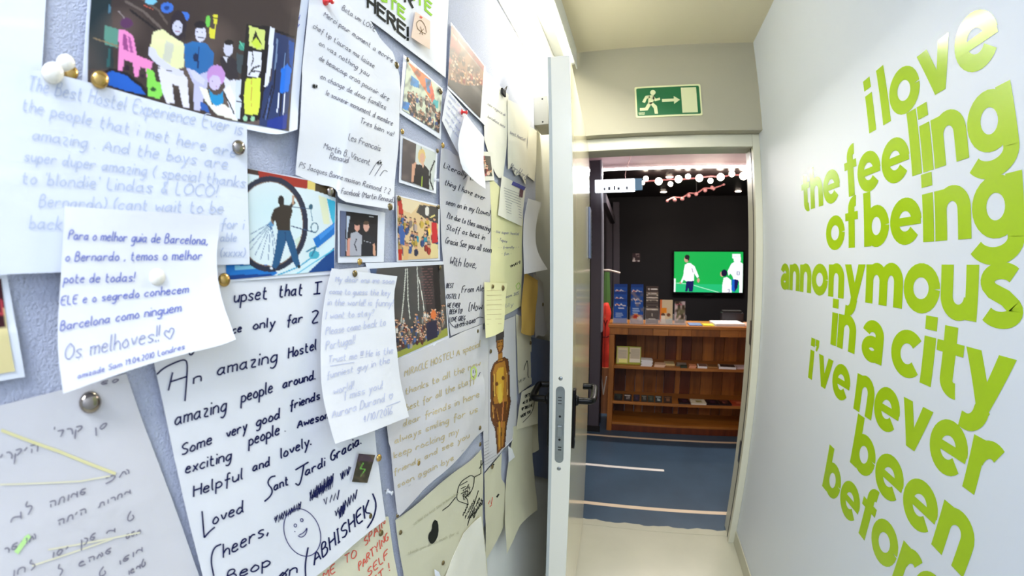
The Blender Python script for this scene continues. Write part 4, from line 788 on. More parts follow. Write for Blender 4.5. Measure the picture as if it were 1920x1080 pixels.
def bold(s, t, x0, y0, x1, y1, h, w, m, nm):
    st, tot = strokes_of(t); polys = []
    for P in st:
        Q = [np.array((x0+(x1-x0)*gx/tot, y0+(y1-y0)*gx/tot-gy*h/9)) for gx, gy in P]
        for a, b in zip(Q[:-1], Q[1:]):
            e = (b-a)/(np.linalg.norm(b-a)+1e-9)*w*.42; polys.append([a-e, (a+b)/2, b+e])
    ribbons(s, polys, w, m, nm)
bold(s, "HERE!", 689, 13, 764, 75, 23, 4.2, black, 'bold_capitals'); bold(s, "OTE", 710, -4, 758, 36, 19, 4, green, 'green_capitals'); bold(s, "R", 759, 3, 773, 14, 19, 4, black, 'bold_capitals'); bold(s, "ITE", 772, -4, 808, 28, 21, 4, green, 'green_capitals')
s = sheet('sticky_note', 'small peach sticky note with a swirl drawing on the white poster', 'note', [(779, 22, .002), (806, 40, .002), (804, 93, .006), (771, 70, .004)], .0060, PINKISH, nu=8, nv=8)
write(s, [], brown, 1, extra=[[(784, 56), (779, 44), (788, 36), (797, 48), (799, 62)], [(782, 54), (790, 60), (798, 64)], [(788, 50), (792, 66)], [(794, 54), (786, 64)]])
ribbons(s, [[(787, 31), (791, 34)]], 3, red, 'red_mark')
# --- small photos --------------------------------------------------------
G2 = 'photos pinned on the wall'
s = sheet('photo', 'white-bordered photo of a crowd under orange and blue shapes', 'photo', [(757, 103), (830, 166), (826, 262), (749, 212)], .004, W6, nu=10, nv=10, group=G2, wr=.0004)
printed(s, [(763, 112), (829, 168), (823, 250), (754, 206)], [('bg', (204, 210, 180)), ('p', (232, 112, 40), [(763, 116), (806, 146), (814, 180), (806, 186), (790, 160)]), ('p', (60, 120, 170), [(796, 146), (808, 150), (806, 176), (800, 172)]), ('p', (220, 90, 60), [(804, 160), (812, 170), (816, 196), (808, 190)]), ('p', (30, 130, 190), [(770, 142), (784, 152), (786, 166), (768, 160)]), ('p', (34, 120, 190), [(754, 190), (766, 192), (778, 214), (754, 204)]), ('p', (40, 170, 170), [(812, 186), (822, 190), (820, 204), (810, 200)]),
    ('crowd', [(40, 30, 30), (70, 50, 40), (30, 60, 110), (160, 140, 120), (90, 70, 50)], [(764, 172), (790, 172), (826, 205), (824, 244), (770, 216)], 70, 4.2), ('n', (30, 24, 26), .4, 3)], 60, 56)
s = sheet('photo', 'small photo of a fair-haired woman in a black sleeveless top', 'photo', [(751, 253), (820, 284), (817, 363), (748, 342)], .0045, W6, nu=10, nv=10, group=G2, wr=.0004)
printed(s, [(755, 259), (817, 287), (812, 358), (752, 337)], [('bg', (206, 210, 200)), ('p', (84, 74, 72), [(752, 255), (780, 268), (775, 345), (750, 340)]), ('n', (120, 104, 98), .6, 5), ('p', (206, 210, 200), [(780, 268), (820, 284), (818, 362), (800, 356), (776, 344)]), ('l', (24, 24, 24), 2.6, [(814, 302), (806, 322), (806, 340), (812, 356)]),
    ('p', (214, 160, 128), [(772, 308), (780, 304), (776, 340), (770, 342)]), ('p', (30, 26, 26), [(779, 308), (796, 310), (804, 320), (804, 356), (774, 344)]), ('e', (222, 190, 120), (790, 293, 7, 14)), ('e', (220, 170, 140), (791, 296, 4.6, 9)), ('p', (222, 176, 146), [(787, 304), (795, 306), (793, 316)]), ('l', (160, 180, 60), 2.6, [(791, 332), (790, 350)]), ('l', (40, 30, 30), 1.2, [(789, 276), (789, 280)])], 56, 54)
s = sheet('photo', 'warm-coloured group photo of many people with a raised red arm', 'photo', [(742, 365), (824, 384), (824, 488), (744, 491)], .0045, W6, nu=10, nv=10, group=G2, wr=.0004)
printed(s, [(744, 368), (821, 387), (821, 484), (746, 488)], [('bg', (222, 190, 140)), ('p', (230, 210, 170), [(744, 368), (790, 380), (770, 400), (748, 392)]), ('p', (70, 64, 60), [(786, 384), (822, 388), (822, 420), (800, 412), (780, 398)]), ('e', (230, 224, 210), (800, 396, 4, 9)), ('p', (196, 50, 36), [(745, 376), (752, 374), (757, 410), (748, 420)]),
    ('crowd', [(60, 90, 150), (190, 60, 46), (40, 44, 70), (216, 180, 70), (40, 130, 150), (180, 160, 150)], [(748, 402), (800, 408), (821, 412), (821, 462), (748, 466)], 60, 5.6), ('p', (206, 36, 40), [(808, 416), (818, 418), (820, 454), (810, 456)]), ('p', (60, 96, 160), [(746, 424), (756, 422), (758, 460), (750, 458)]), ('l', (240, 220, 130), 2.5, [(806, 408), (814, 404)]), ('p', (230, 210, 150), [(808, 456), (820, 458), (821, 484), (806, 484)]), ('p', (190, 40, 30), [(746, 468), (754, 466), (752, 488), (746, 488)]), ('p', (222, 180, 120), [(754, 460), (766, 462), (764, 488), (756, 488)])], 60, 66)
s = sheet('instant_photo', 'instant photo of two people in dark and grey shirts, under the French letter', 'photo', [(633, 380), (722, 399), (719, 491), (634, 493)], .0045, W6, nu=10, nv=10, group=G2, wr=.0004)
printed(s, [(637, 395), (708, 404), (706, 480), (637, 481)], [('bg', (34, 30, 36)), ('p', (96, 104, 132), [(637, 394), (648, 396), (646, 481), (637, 481)]), ('p', (190, 200, 214), [(649, 404), (656, 405), (650, 440), (648, 478)]), ('p', (20, 16, 20), [(657, 396), (706, 402), (706, 420), (657, 416)]), ('l', (200, 200, 200), 1, [(692, 406), (699, 407)]),
    ('p', (172, 172, 180), [(657, 438), (668, 434), (678, 442), (679, 480), (652, 480)]), ('p', (34, 34, 42), [(678, 444), (688, 438), (702, 446), (702, 480), (676, 480)]), ('e', (220, 160, 140), (669, 425, 5, 9)), ('e', (30, 22, 22), (669, 418, 6, 5)), ('e', (222, 170, 150), (686, 425, 5.4, 9)), ('e', (90, 66, 50), (686, 418, 5, 4)), ('p', (214, 150, 130), [(651, 448), (656, 446), (655, 480), (649, 480)]), ('p', (214, 160, 130), [(698, 458), (702, 456), (704, 480), (699, 480)]), ('l', (40, 40, 50), 2, [(668, 448), (664, 458), (668, 470)]), ('l', (190, 190, 200), 1, [(682, 452), (694, 455)])], 60, 56)
s = sheet('photo', 'large photo of a crowd below hanging white silks', 'photo', [(685, 493), (832, 490), (842, 642), (740, 682)], .0048, W6, nu=16, nv=16, group=G2, wr=.0005)
printed(s, [(692, 504), (831, 496), (839, 629), (743, 672)], [('bg', (76, 73, 70)), ('p', (60, 90, 140), [(690, 500), (706, 502), (704, 520), (692, 512)]), ('p', (56, 44, 44), [(790, 498), (812, 497), (816, 590), (800, 590)]), ('n', (96, 84, 80), .5, 9), ('p', (34, 26, 26), [(810, 497), (822, 496), (826, 580), (816, 590)])]+[('l', (122, 84, 80), .9, [(788, k), (810, k)]) for k in range(504, 570, 5)]+
    [('l', (222, 222, 206), 1.5, [(760, 504), (756, 560), (751, 606)]), ('l', (214, 214, 198), 1.5, [(763, 504), (764, 560), (768, 598)]), ('l', (226, 226, 214), 1.2, [(781, 500), (783, 540), (784, 582)]), ('l', (222, 220, 206), 1.4, [(784, 520), (788, 540), (793, 570), (795, 592)]), ('p', (156, 158, 66), [(743, 673), (744, 660), (790, 640), (838, 614), (839, 630)]),
     ('crowd', [(60, 60, 80), (150, 130, 110), (90, 80, 70), (70, 90, 130), (196, 190, 180), (120, 60, 50)], [(738, 600), (770, 590), (800, 582), (832, 570), (838, 606), (800, 634), (744, 652)], 150, 3.6), ('p', (44, 40, 60), [(798, 606), (818, 600), (820, 632), (800, 640)]), ('e', (226, 120, 60), (812, 590, 5, 9))], 120, 110)
s = sheet('photo', 'photo of a person in jeans hugging a giant bicycle wheel', 'photo', [(405, 306), (630, 345), (627, 514), (405, 530)], .0062, W6, nu=20, nv=18, group=G2, wr=.0004)
wh_ = (216, 228, 228); cb = (22, 112, 190)
ops = [('bg', wh_), ('n', (190, 224, 226), .4, 30), ('p', (66, 46, 40), [(440, 300), (492, 320), (494, 332), (440, 322)]), ('p', (160, 44, 30), [(484, 318), (578, 338), (576, 354), (540, 348), (484, 332)]), ('p', (224, 200, 110), [(576, 338), (592, 342), (590, 358), (576, 354)]), ('p', (70, 56, 34), [(590, 340), (630, 348), (630, 372), (608, 364), (590, 358)]),
       ('p', (226, 228, 190), [(596, 366), (612, 372), (618, 420), (606, 420)]), ('p', (60, 176, 206), [(612, 372), (628, 378), (628, 430), (620, 410)]),
       ('p', cb, [(400, 496), (500, 496), (520, 512), (500, 526), (400, 532)]), ('p', (130, 196, 220), [(440, 498), (496, 499), (500, 504), (440, 506)]), ('p', (12, 60, 130), [(400, 516), (510, 514), (500, 528), (400, 534)]),
       ('p', (10, 66, 132), [(570, 518), (628, 462), (630, 516)]), ('p', (210, 232, 236), [(520, 520), (560, 506), (628, 440), (628, 462), (566, 520)]), ('l', (40, 160, 196), 2.4, [(520, 516), (560, 500), (596, 474)]), ('l', (60, 180, 210), 2, [(546, 520), (628, 466)]),
       ('p', cb, [(586, 448), (628, 416), (628, 438), (594, 466)]), ('p', (60, 140, 214), [(596, 442), (628, 418), (628, 424), (600, 450)]), ('e', (70, 170, 190), (588, 478, 10, 8)), ('l', (50, 120, 150), 3, [(574, 472), (592, 462), (584, 480)]),
       ('p', (208, 222, 204), [(552, 450), (566, 440), (572, 452), (560, 478)]), ('r', (38, 42, 62), (505, 420, 67, 84, 5.2)), ('r', (120, 90, 70), (505, 420, 62, 79, .8))]
for k in (466, 474, 484, 494, 502, 514, 522): ops.append(('l', (76, 110, 150), 1.1, [(507, 418), (k-6 if k < 500 else k, 440+(k-440)*.85 if k < 500 else 488)]))
ops += [('l', (76, 110, 150), 1.3, [(507, 418), (468, 440)]), ('l', (76, 110, 150), 1.3, [(507, 418), (467, 456)]), ('l', (60, 80, 110), 2, [(545, 424), (590, 436)]), ('l', (60, 80, 110), 1.2, [(545, 388), (580, 392)]), ('e', (50, 90, 110), (582, 388, 4, 5)), ('l', (70, 120, 150), 1.4, [(582, 394), (585, 414)]), ('r', (70, 110, 130), (589, 427, 6.5, 9, 1)),
        ('e', (90, 140, 180), (508, 420, 5, 5)), ('p', (56, 46, 38), [(516, 390), (534, 384), (545, 386), (548, 396), (543, 414), (544, 434), (520, 434), (516, 414), (510, 418), (508, 408)]), ('l', (56, 46, 38), 7, [(516, 394), (510, 410)]), ('l', (56, 46, 38), 6, [(542, 390), (550, 380)]), ('l', (190, 150, 120), 4, [(549, 382), (549, 368)]), ('l', (120, 96, 80), 3, [(508, 412), (512, 420)]),
        ('p', (56, 46, 38), [(523, 380), (531, 380), (532, 388), (524, 388)]), ('e', (38, 32, 32), (526, 376, 6, 9)), ('p', (34, 84, 124), [(520, 432), (544, 432), (552, 456), (562, 496), (556, 502), (550, 494), (536, 452), (524, 494), (516, 504), (509, 500), (516, 464)]), ('l', (24, 62, 104), 2, [(534, 436), (535, 452)]), ('e', (34, 34, 40), (560, 500, 3, 3)), ('e', (220, 224, 228), (508, 503, 3, 2))]
printed(s, [(423, 309), (629, 349), (626, 507), (424, 525)], ops, 150, 120)
s = sheet('note', 'large pale blue-white sheet with faint pencil writing, upper left of the wall', 'note', [(-60, 110), (462, 237), (467, 495), (-60, 522)], .0095, W1, t=[(60, 130), (150, 150), (300, 192)], b=[(10, 514), (112, 511), (405, 497)], nu=44, nv=34, wr=.0007, seed=12)
write(s, [("The Best Hostel Experience Ever is", 50, 168, 452, 254, 15), ("the people that i met here are", 40, 206, 440, 296, 13), ("amazing . And the boys are", 60, 262, 425, 318, 13), ("super duper amazing ( special thanks", 45, 302, 458, 352, 12), ("to 'blondie' Lindas & LOCO!", 40, 344, 404, 370, 13), ("Bernardo) (cant wait to be", 72, 388, 416, 401, 13), ("back", 54, 429, 114, 431, 14), ("for i", 413, 428, 455, 430, 11), ("able", 412, 453, 442, 453, 9), ("(xxxx)", 412, 481, 458, 481, 9)], pencil, 1.9)
s = sheet('note', 'white note with violet-blue Portuguese handwriting and a heart, curling at its lower right', 'note', [(122, 387), (412, 405, .004), (440, 636, .020), (118, 738, .012)], .014, W2, r=[(410, 440, .004), (405, 474, .006), (409, 550, .010)], b=[(245, 693, .012), (340, 664, .012), (410, 648, .016)], l=[(113, 530, .002), (105, 640, .006)], nu=34, nv=30, wr=.0008, seed=5)
write(s, [("Para o melhor guia de Barcelona,", 127, 449, 388, 459, 10), ("o Bernardo , temos o melhor", 122, 490, 377, 487, 10), ("pote de todas!", 119, 531, 250, 528, 10), ("ELE e o segredo conhecem", 113, 572, 352, 549, 9), ("Barcelona como ninguem", 112, 620, 338, 584, 10)], blue, 2.0)
write(s, [("Os melhoves!!", 120, 676, 296, 640, 17), ("~", 308, 640, 328, 630, 16, 0, 0)], ink('slate', (128, 134, 178)), 1.8)
write(s, [("amizade Sam 19.04.2010 Londres", 145, 710, 345, 654, 6)], blue, 1.4)
s = sheet('note', 'white note with very faint lilac handwriting, hanging over the big navy letter', 'note', [(622, 503), (745, 518, .003), (766, 781, .018), (628, 832, .020)], .012, W2, t=[(660, 508)], r=[(737, 560, .004), (744, 690, .010)], b=[(690, 812, .02)], l=[(606, 570), (600, 650, .004), (603, 745, .01)], nu=22, nv=30, wr=.0008, seed=8)
write(s, [("My dear one me soon", 628, 528, 738, 532, 6), ("come to guess the key", 617, 551, 730, 554, 6), ("in the world! is funny!", 614, 572, 735, 574, 7), ("I want to stay?", 609, 598, 700, 592, 7), ("Please come back to", 610, 628, 722, 610, 8), ("Portugal!", 610, 656, 664, 644, 9), ("Trust me !!! He is the", 615, 680, 736, 662, 7), ("funniest guy in the", 612, 710, 730, 680, 7), ("world!", 625, 740, 662, 728, 8), ("I miss you!", 645, 750, 716, 728, 8), ("Aurora Durand ~", 622, 784, 736, 748, 9), ("4/10/2016", 680, 792, 735, 776, 8)], lilac, 1.4, extra=[[(618, 686), (664, 679)], [(724, 762), (750, 752)]])
s = sheet('note', 'upper orange-red photo of a crowd in red light, beside the white poster', 'photo', [(845, 42), (910, 126), (908, 236), (838, 166)], .004, W6, nu=10, nv=10, group=G2)
RED_OPS = [('bg', (226, 160, 110)), ('p', (210, 96, 80), [(845, 44), (908, 122), (906, 134), (848, 62)]), ('p', (216, 80, 50), [(845, 66), (856, 80), (852, 130), (840, 130)]), ('l', (240, 210, 190), 2, [(850, 66), (900, 128)]), ('p', (222, 90, 50), [(856, 72), (864, 90), (860, 110), (852, 100)]), ('crowd', [(206, 110, 40), (190, 60, 30), (220, 150, 60), (110, 70, 40), (150, 120, 80)], [(846, 96), (868, 104), (902, 140), (900, 165), (846, 150)], 60, 4.2), ('p', (74, 58, 46), [(840, 148), (870, 160), (904, 160), (902, 226), (870, 196), (840, 164)]), ('n', (100, 76, 60), .6, 6)]
dk = lambda c: tuple(v*.62 for v in c)
printed(s, [(846, 46), (907, 124), (900, 222), (839, 160)], [(o_[0], [dk(c) for c in o_[1]] if o_[0] == 'crowd' else dk(o_[1])) + tuple(o_[2:]) for o_ in RED_OPS], 60, 64)
# --- the thicket of sheets nearer the door -------------------------------
s = sheet('note', 'grey-white sheet in black script beginning literally, with small capitals in its lower corner', 'note', [(827, 277), (921, 342), (917, 602), (844, 630)], .0045, W5, t=[(845, 282), (851, 291), (862, 292), (874, 302), (900, 330)], r=[(921, 380), (920, 445), (919, 528)], l=[(823, 345), (829, 490)], nu=18, nv=26, wr=.0008, sm=1)
write(s, [("Literally the", 831, 314, 896, 343, 6), ("thing I have ever", 833, 346, 908, 376, 6), ("seen on in my [town]", 835, 383, 917, 405, 6), ("I'te due to thes amazing", 837, 408, 918, 434, 6), ("Staff as best in", 836, 430, 908, 450, 6), ("Gracia See you all soon", 834, 456, 920, 474, 7), ("With love,", 842, 497, 892, 503, 9), ("From Ale.", 865, 549, 907, 546, 7), ("BEST", 836, 540, 849, 540, 5), ("OSTEL I", 836, 560, 860, 560, 5), ("WE EVER", 838, 577, 861, 577, 5), ("BEEN TO!", 842, 589, 865, 588, 5), ("LOVE GREG", 842, 604, 871, 601, 5), ("13.05.2010", 852, 616, 890, 605, 4), ("[Now", 878, 584, 903, 581, 9)], dark, 1.2, extra=[[(842, 604), (850, 614), (856, 611), (866, 606), (884, 606), (896, 594), (906, 596)]])
s = sheet('note', 'cream sheet under a dark clip, reaching up into the lamp light', 'note', [(905, 128), (953, 178), (943, 334), (908, 262)], .0045, W3, r=[(952, 250)], b=[(929, 333)], nu=10, nv=18, wr=.001, seed=3)
write(s, [("ciao ragazzi di", 914, 196, 946, 218, 3), ("barcellona siete", 914, 220, 946, 240, 3)], softg, .8)
s = sheet('note', 'pale sheet with jagged marker words along its ragged lower edge', 'note', [(951, 186), (998, 210), (985, 346), (952, 318)], .006, W3, r=[(987, 265), (988, 300)], b=[(960, 312), (966, 330), (974, 326)], nu=12, nv=18, wr=.0012, seed=6, sm=0)
write(s, [("MaryWard", 955, 316, 985, 338, 9), ("best hostel", 956, 250, 984, 264, 3)], softg, 1.1)
s = sheet('note', 'blank cream card beneath the grey holder box', 'note', [(990, 236), (1008, 246, .004), (1002, 340), (985, 328)], .004, W3, nu=8, nv=10)
s = sheet('note', 'pale yellow sheet with faint lines, left of the manila envelope', 'note', [(918, 330), (980, 398), (977, 574), (920, 606)], .0050, YEL, l=[(922, 450), (917, 530)], nu=12, nv=20, wr=.001, seed=8)
write(s, [("- the super hostel", 925, 436, 972, 441, 3), ("- Tapas", 932, 450, 950, 455, 3), ("- - friendly - -", 934, 466, 972, 465, 2.5), ("- fun -", 940, 478, 958, 478, 3), ("room 305", 945, 560, 972, 552, 3), ("lily", 948, 577, 962, 573, 4)], softg, .9)
ribbons(s, [scrib(956, 500, 975, 491, 3, 12)], 1.8, black, 'crossed_out_words')
ribbons(s, [smoothline([(967, 536), (973, 528), (976, 538), (970, 544), (967, 536)])], 1, green, 'green_doodle')
s = sheet('letter', 'typed letter with a blue banner over a yellow sheet', 'letter', [(941, 329), (985, 352), (978, 424), (933, 403)], .0085, W3, b=[(955, 414)], nu=10, nv=12, wr=.0008)
ribbons(s, [[(944+.6*k, 352+5*k), (976+.2*k, 364+5*k)] for k in range(10)], .8, softg, 'typed_lines'); ribbons(s, [[(960, 343), (984, 354)]], 7, ink('banner_blue', (84, 84, 150)), 'blue_banner'); ribbons(s, [[(978, 354), (976, 370)]], 7, ink('maroon', (110, 80, 84)), 'small_picture')
s = sheet('note', 'white sheet curling outwards near the door, above the manila envelope', 'note', [(990, 372, .004), (1017, 380, .010), (1027, 505, .035), (983, 514, .012)], .006, W2, r=[(1007, 403, .008), (1003, 450, .010), (1008, 475, .018)], l=[(980, 421)], nu=12, nv=22, wr=.0006, seed=2)
s = sheet('note', 'torn white sheet hanging low behind the manila envelope', 'note', [(1000, 512), (1018, 530), (1027, 622), (1003, 634)], .004, W5, r=[(1020, 580), (1022, 600)], b=[(1010, 628), (1018, 632)], nu=8, nv=12, sm=0)
s = sheet('envelope', 'yellow-brown manila envelope hanging narrow beside the door', 'envelope', [(983, 511, .006), (1008, 526, .004), (1000, 628, .010), (974, 624, .006)], .008, MAN, r=[(1006, 560, .012)], b=[(990, 630, .012)], nu=10, nv=16, wr=.0025, seed=4)
s = sheet('photo', 'tiny framed portrait photo beside the curled blank sheet', 'photo', [(901, 284), (923, 285), (927, 338), (906, 339)], .0075, W3, nu=6, nv=8, group=G2)
printed(s, [(904, 292), (919, 293), (923, 330), (909, 330)], [('bg', (96, 90, 80)), ('p', (176, 90, 90), [(902, 290), (908, 292), (912, 330), (907, 330)]), ('crowd', [(150, 60, 50), (60, 70, 60), (180, 170, 150)], [(906, 296), (920, 298), (922, 322), (910, 322)], 10, 4), ('e', (226, 190, 170), (915, 325, 3, 4))], 20, 40)
s = sheet('note', 'narrow cream letter held by a red pin, slanting down left of the curled blank sheet', 'note', [(839, 167), (876, 213, .004), (864, 297, .006), (828, 226)], .009, W2, b=[(845, 262)], nu=10, nv=14, wr=.0008)
write(s, [("thanks for all", 842, 180, 868, 208, 3), ("the good time", 840, 190, 866, 220, 3), ("we had here", 838, 200, 862, 232, 3), ("with the boys", 836, 212, 860, 246, 3), ("and girls too", 834, 224, 858, 258, 3)], lilac, .8)
s = sheet('note', 'blank white sheet twisted to a point, in front of the grey-white black-script sheet', 'note', [(872, 212, .006), (907, 257, .004), (909, 354, .030), (868, 318, .016)], .012, W2, t=[(890, 236, .012)], r=[(906, 300, .012)], b=[(892, 342, .026)], l=[(858, 262, .010), (862, 300, .014)], nu=12, nv=16, wr=.0008, seed=7, sm=1)
s = sheet('note', 'small yellowish square note over the gap above the golden figure', 'note', [(907, 529), (950, 531, .003), (943, 621, .012), (909, 634, .010)], .0085, YEL, b=[(925, 630, .014)], nu=8, nv=12)
ribbons(s, [[(912, 545+k*9), (940, 544+k*9)] for k in range(8)], .7, ochre, 'ruled_lines')
s = sheet('letter', 'crinkled white letter in pale ochre marker, lower middle of the wall', 'letter', [(706, 690), (903, 607), (905, 806), (741, 968)], .0048, W5, l=[(722, 800), (735, 929)], r=[(902, 700)], b=[(790, 920, .004), (842, 872, .006), (870, 842, .003)], nu=26, nv=30, wr=.0038, seed=11)
write(s, [("MIRACLE HOSTEL! A special", 758, 706, 900, 650, 7), ("thanks to all the new", 760, 740, 900, 686, 7), ("best for all the staff", 762, 770, 890, 716, 7), ("dear friends in here", 756, 800, 898, 744, 7), ("always smiling for us", 740, 832, 895, 772, 7), ("keep rocking my", 738, 860, 860, 812, 7), ("friends and see you", 738, 890, 880, 820, 6), ("soon again bye", 745, 915, 850, 862, 6)], ochre, 1.5, jit=.6)
write(s, [("- - - - - - ", 765, 915, 880, 840, 5)], ink('pale_grey', (190, 188, 190)), 1.4)
ribbons(s, [smoothline([(883, 692), (890, 686), (894, 700), (888, 714), (883, 706), (883, 692)])], 3, ink('lime', (196, 214, 120)), 'green_face'); ribbons(s, [[(887, 694), (887, 700)], [(891, 692), (891, 699)], [(885, 705), (889, 709), (893, 703)], [(896, 706), (900, 698)]], 1, dark, 'face_lines')
s = sheet('drawing', 'tall drawing of a golden-brown standing figure on white paper', 'drawing', [(902, 620), (966, 592), (969, 812), (908, 884)], .006, W5, l=[(903, 700)], nu=12, nv=24, wr=.0006)
gb1, gb2, gb3, gb4 = (176, 118, 38), (214, 166, 50), (106, 58, 20), (50, 30, 20)
printed(s, [(916, 612), (962, 598), (964, 822), (916, 868)], [('bg', (206, 204, 208)), ('p', gb3, [(919, 700), (925, 682), (933, 675), (945, 670), (952, 674), (954, 700), (955, 740), (957, 752), (953, 778), (949, 800), (946, 838), (940, 842), (932, 852), (927, 800), (920, 788), (920, 752)]),
    ('p', gb1, [(923, 700), (928, 684), (946, 676), (950, 700), (949, 730), (952, 756), (948, 780), (943, 836), (934, 844), (931, 790), (925, 760)]), ('p', gb2, [(930, 700), (934, 690), (944, 688), (944, 720), (942, 752), (936, 760), (931, 740)]), ('l', gb3, 3, [(922, 702), (922, 780)]), ('l', gb3, 2.4, [(952, 690), (953, 740)]), ('p', gb3, [(926, 758), (950, 752), (948, 790), (930, 792)]), ('l', gb1, 2, [(930, 766), (934, 786)]), ('l', gb2, 1.5, [(936, 790), (936, 838)]), ('l', gb4, 1.2, [(940, 780), (939, 840)]),
    ('p', gb1, [(933, 660), (942, 660), (942, 676), (933, 678)]), ('p', gb3, [(929, 624), (944, 620), (944, 650), (940, 662), (934, 664), (930, 650)]), ('p', gb1, [(932, 636), (942, 634), (941, 652), (936, 660), (932, 650)]), ('p', (70, 62, 60), [(929, 622), (945, 618), (944, 636), (929, 640)]), ('l', gb4, 1, [(934, 642), (940, 641)]), ('e', gb3, (931, 720, 3, 4)), ('e', gb3, (943, 709, 3, 4)), ('p', (224, 190, 70), [(934, 722), (940, 718), (941, 748), (937, 758), (933, 748)]), ('l', (232, 200, 90), 1.3, [(926, 702), (927, 742)]), ('l', (226, 180, 110), 1.4, [(950, 700), (951, 740)]),
     ('l', gb4, 1.1, [(919, 700), (925, 682), (933, 675), (945, 670), (952, 674), (955, 700), (955, 740), (957, 752), (953, 778), (949, 800), (946, 838)]), ('l', gb4, 1.1, [(919, 700), (920, 752), (919, 780), (924, 796), (929, 806), (932, 850)]), ('l', gb4, .9, [(924, 704), (926, 750), (923, 778)]), ('l', (206, 150, 70), 2, [(923, 760), (925, 784)]), ('l', (196, 120, 60), 2, [(944, 748), (940, 800)]), ('l', (90, 40, 20), 1.6, [(929, 764), (933, 800)]), ('l', gb4, 1, [(934, 650), (941, 648)]), ('l', gb4, .8, [(933, 641), (936, 641)]), ('l', gb4, .8, [(939, 640), (942, 640)])], 46, 200, 'figure_picture')
ribbons(s, [[(908, 830+k*6), (926+k*1.5, 820+k*5)] for k in range(8)], .8, softg, 'small_writing')
s = sheet('note', 'cream sheet with a long pen squiggle, right of the golden figure drawing', 'note', [(967, 589), (996, 600), (996, 720), (972, 738)], .0042, W4, nu=8, nv=14)
ribbons(s, [smoothline([(988, 676), (983, 688), (982, 694)]), smoothline([(988, 676), (990, 690), (989, 706), (992, 708)]), scrib(972, 716, 984, 710, 3, 10)], 1.1, black, 'pen_squiggle')
s = sheet('note', 'creased slate-blue sheet behind the door handle, partly hidden by cream notes', 'note', [(994, 632), (1032, 640), (1036, 900), (995, 890)], .0035, BLU, nu=12, nv=24, wr=.003, seed=21)
s = sheet('note', 'cream note with a handwritten message inside a drawn heart, by the door handle', 'note', [(978, 735), (1010, 718, .008), (1007, 794, .010), (967, 806)], .010, W4, nu=8, nv=10)
write(s, [("OR THAT", 984, 746, 1000, 740, 3), ("ALL OF THESE", 980, 758, 1000, 750, 3), ("UP TRUST ME", 978, 770, 998, 762, 3), ("WHERE YOU", 976, 784, 994, 774, 3)], black, 1.0, extra=[[(984, 742), (990, 738), (998, 739), (1002, 748), (1001, 760), (996, 776), (980, 792)]])
s = sheet('note', 'cream sheet corner under the heart note, touching the dark gap', 'note', [(985, 800), (1008, 792), (1010, 843, .006), (985, 852)], .0065, W4, b=[(998, 850)], nu=6, nv=8)
s = sheet('note', 'broad beige stained sheet with a black blot and a speech-bubble doodle', 'note', [(741, 975), (902, 843), (916, 1110), (762, 1150)], .0050, BEI, t=[(790, 938), (842, 890), (880, 866)], r=[(906, 891), (903, 967)], l=[(747, 1028), (757, 1080)], nu=22, nv=20, wr=.0016, seed=14)
Z = lambda x, y: (700+x/3.1775, 740+y/3.1775)
ribbons(s, [smoothline([Z(600, 490), Z(580, 478), Z(555, 495), Z(530, 510), Z(508, 540), Z(498, 585), Z(495, 625), Z(520, 640), Z(560, 650), Z(565, 660), Z(560, 620), Z(540, 610), Z(575, 590), Z(598, 540), Z(600, 490)]), [Z(410, 690), Z(450, 660), Z(490, 610)], scrib(*Z(530, 720), *Z(560, 660), 3, 8), [Z(560, 740), Z(600, 650), Z(625, 570)], [Z(600, 490), Z(640, 470), Z(640, 390), Z(655, 400), Z(630, 440)], scrib(*Z(575, 730), *Z(650, 640), 4, 16), [Z(520, 560), Z(550, 545)], [Z(520, 590), Z(560, 570)], [Z(515, 540), Z(560, 515)], [Z(560, 780), Z(570, 740), Z(600, 700)]], 1.4, black, 'bubble_doodle')
write(s, [("THE", 868, 925, 880, 912, 3), ("BEST", 868, 932, 882, 918, 3), ("EVER", 869, 938, 882, 926, 3), ("AMIGOS", 872, 972, 890, 940, 3), ("FOREVER", 880, 975, 900, 936, 3), ("GRACIAS", 888, 972, 904, 938, 3)], black, 1.0)
write(s, [("we had the best time in barcelona", 775, 985, 860, 925, 3.2), ("thank you all so much for it", 765, 1040, 860, 1000, 3.2)], ink('stain', (192, 188, 158)), 1)
blob = [(815, 974), (821, 978), (822, 1000), (816, 1015), (808, 1021), (802, 1012), (803, 1000), (809, 994), (810, 980)]
o = MB(); cpx = (812, 998); Vb = onto(s, [cpx]+smoothline(blob+[blob[0]], 1), .0008); o.add(Vb, [(0, i, i+1) for i in range(1, len(Vb)-1)]); o = o.build('ink_blot', black, s.o)
s = sheet('note', 'off-white sheet overlapping the bottom of the beige stained sheet', 'note', [(868, 1000), (902, 968, .006), (916, 1100), (820, 1110)], .0075, W3, t=[(888, 978)], nu=12, nv=12, wr=.0015, seed=15)
s = sheet('note', 'plain beige sheet between the stained sheet and the long curled one', 'note', [(908, 888), (940, 850), (946, 984), (911, 1050)], .0055, BEI, r=[(938, 897), (949, 908)], nu=10, nv=14, wr=.0012, sm=1)
ribbons(s, [[(915, 945), (918, 938), (921, 945), (923, 932)], [(918, 950), (922, 946)]], 1.3, red, 'red_marks'); ribbons(s, [[(931, 932), (935, 926)], [(921, 874), (926, 870)]], 3, black, 'dark_mark')
s = sheet('note', 'long beige sheet curling to a point at the lower end of the wall', 'note', [(962, 800), (998, 788, .006), (1007, 956, .020), (950, 1038, .010)], .0080, BEI, r=[(997, 850, .006), (1004, 916, .010)], l=[(963, 812), (952, 866), (945, 957)], b=[(972, 990, .014), (985, 972, .018)], nu=14, nv=24, wr=.0012, seed=16, sm=1)
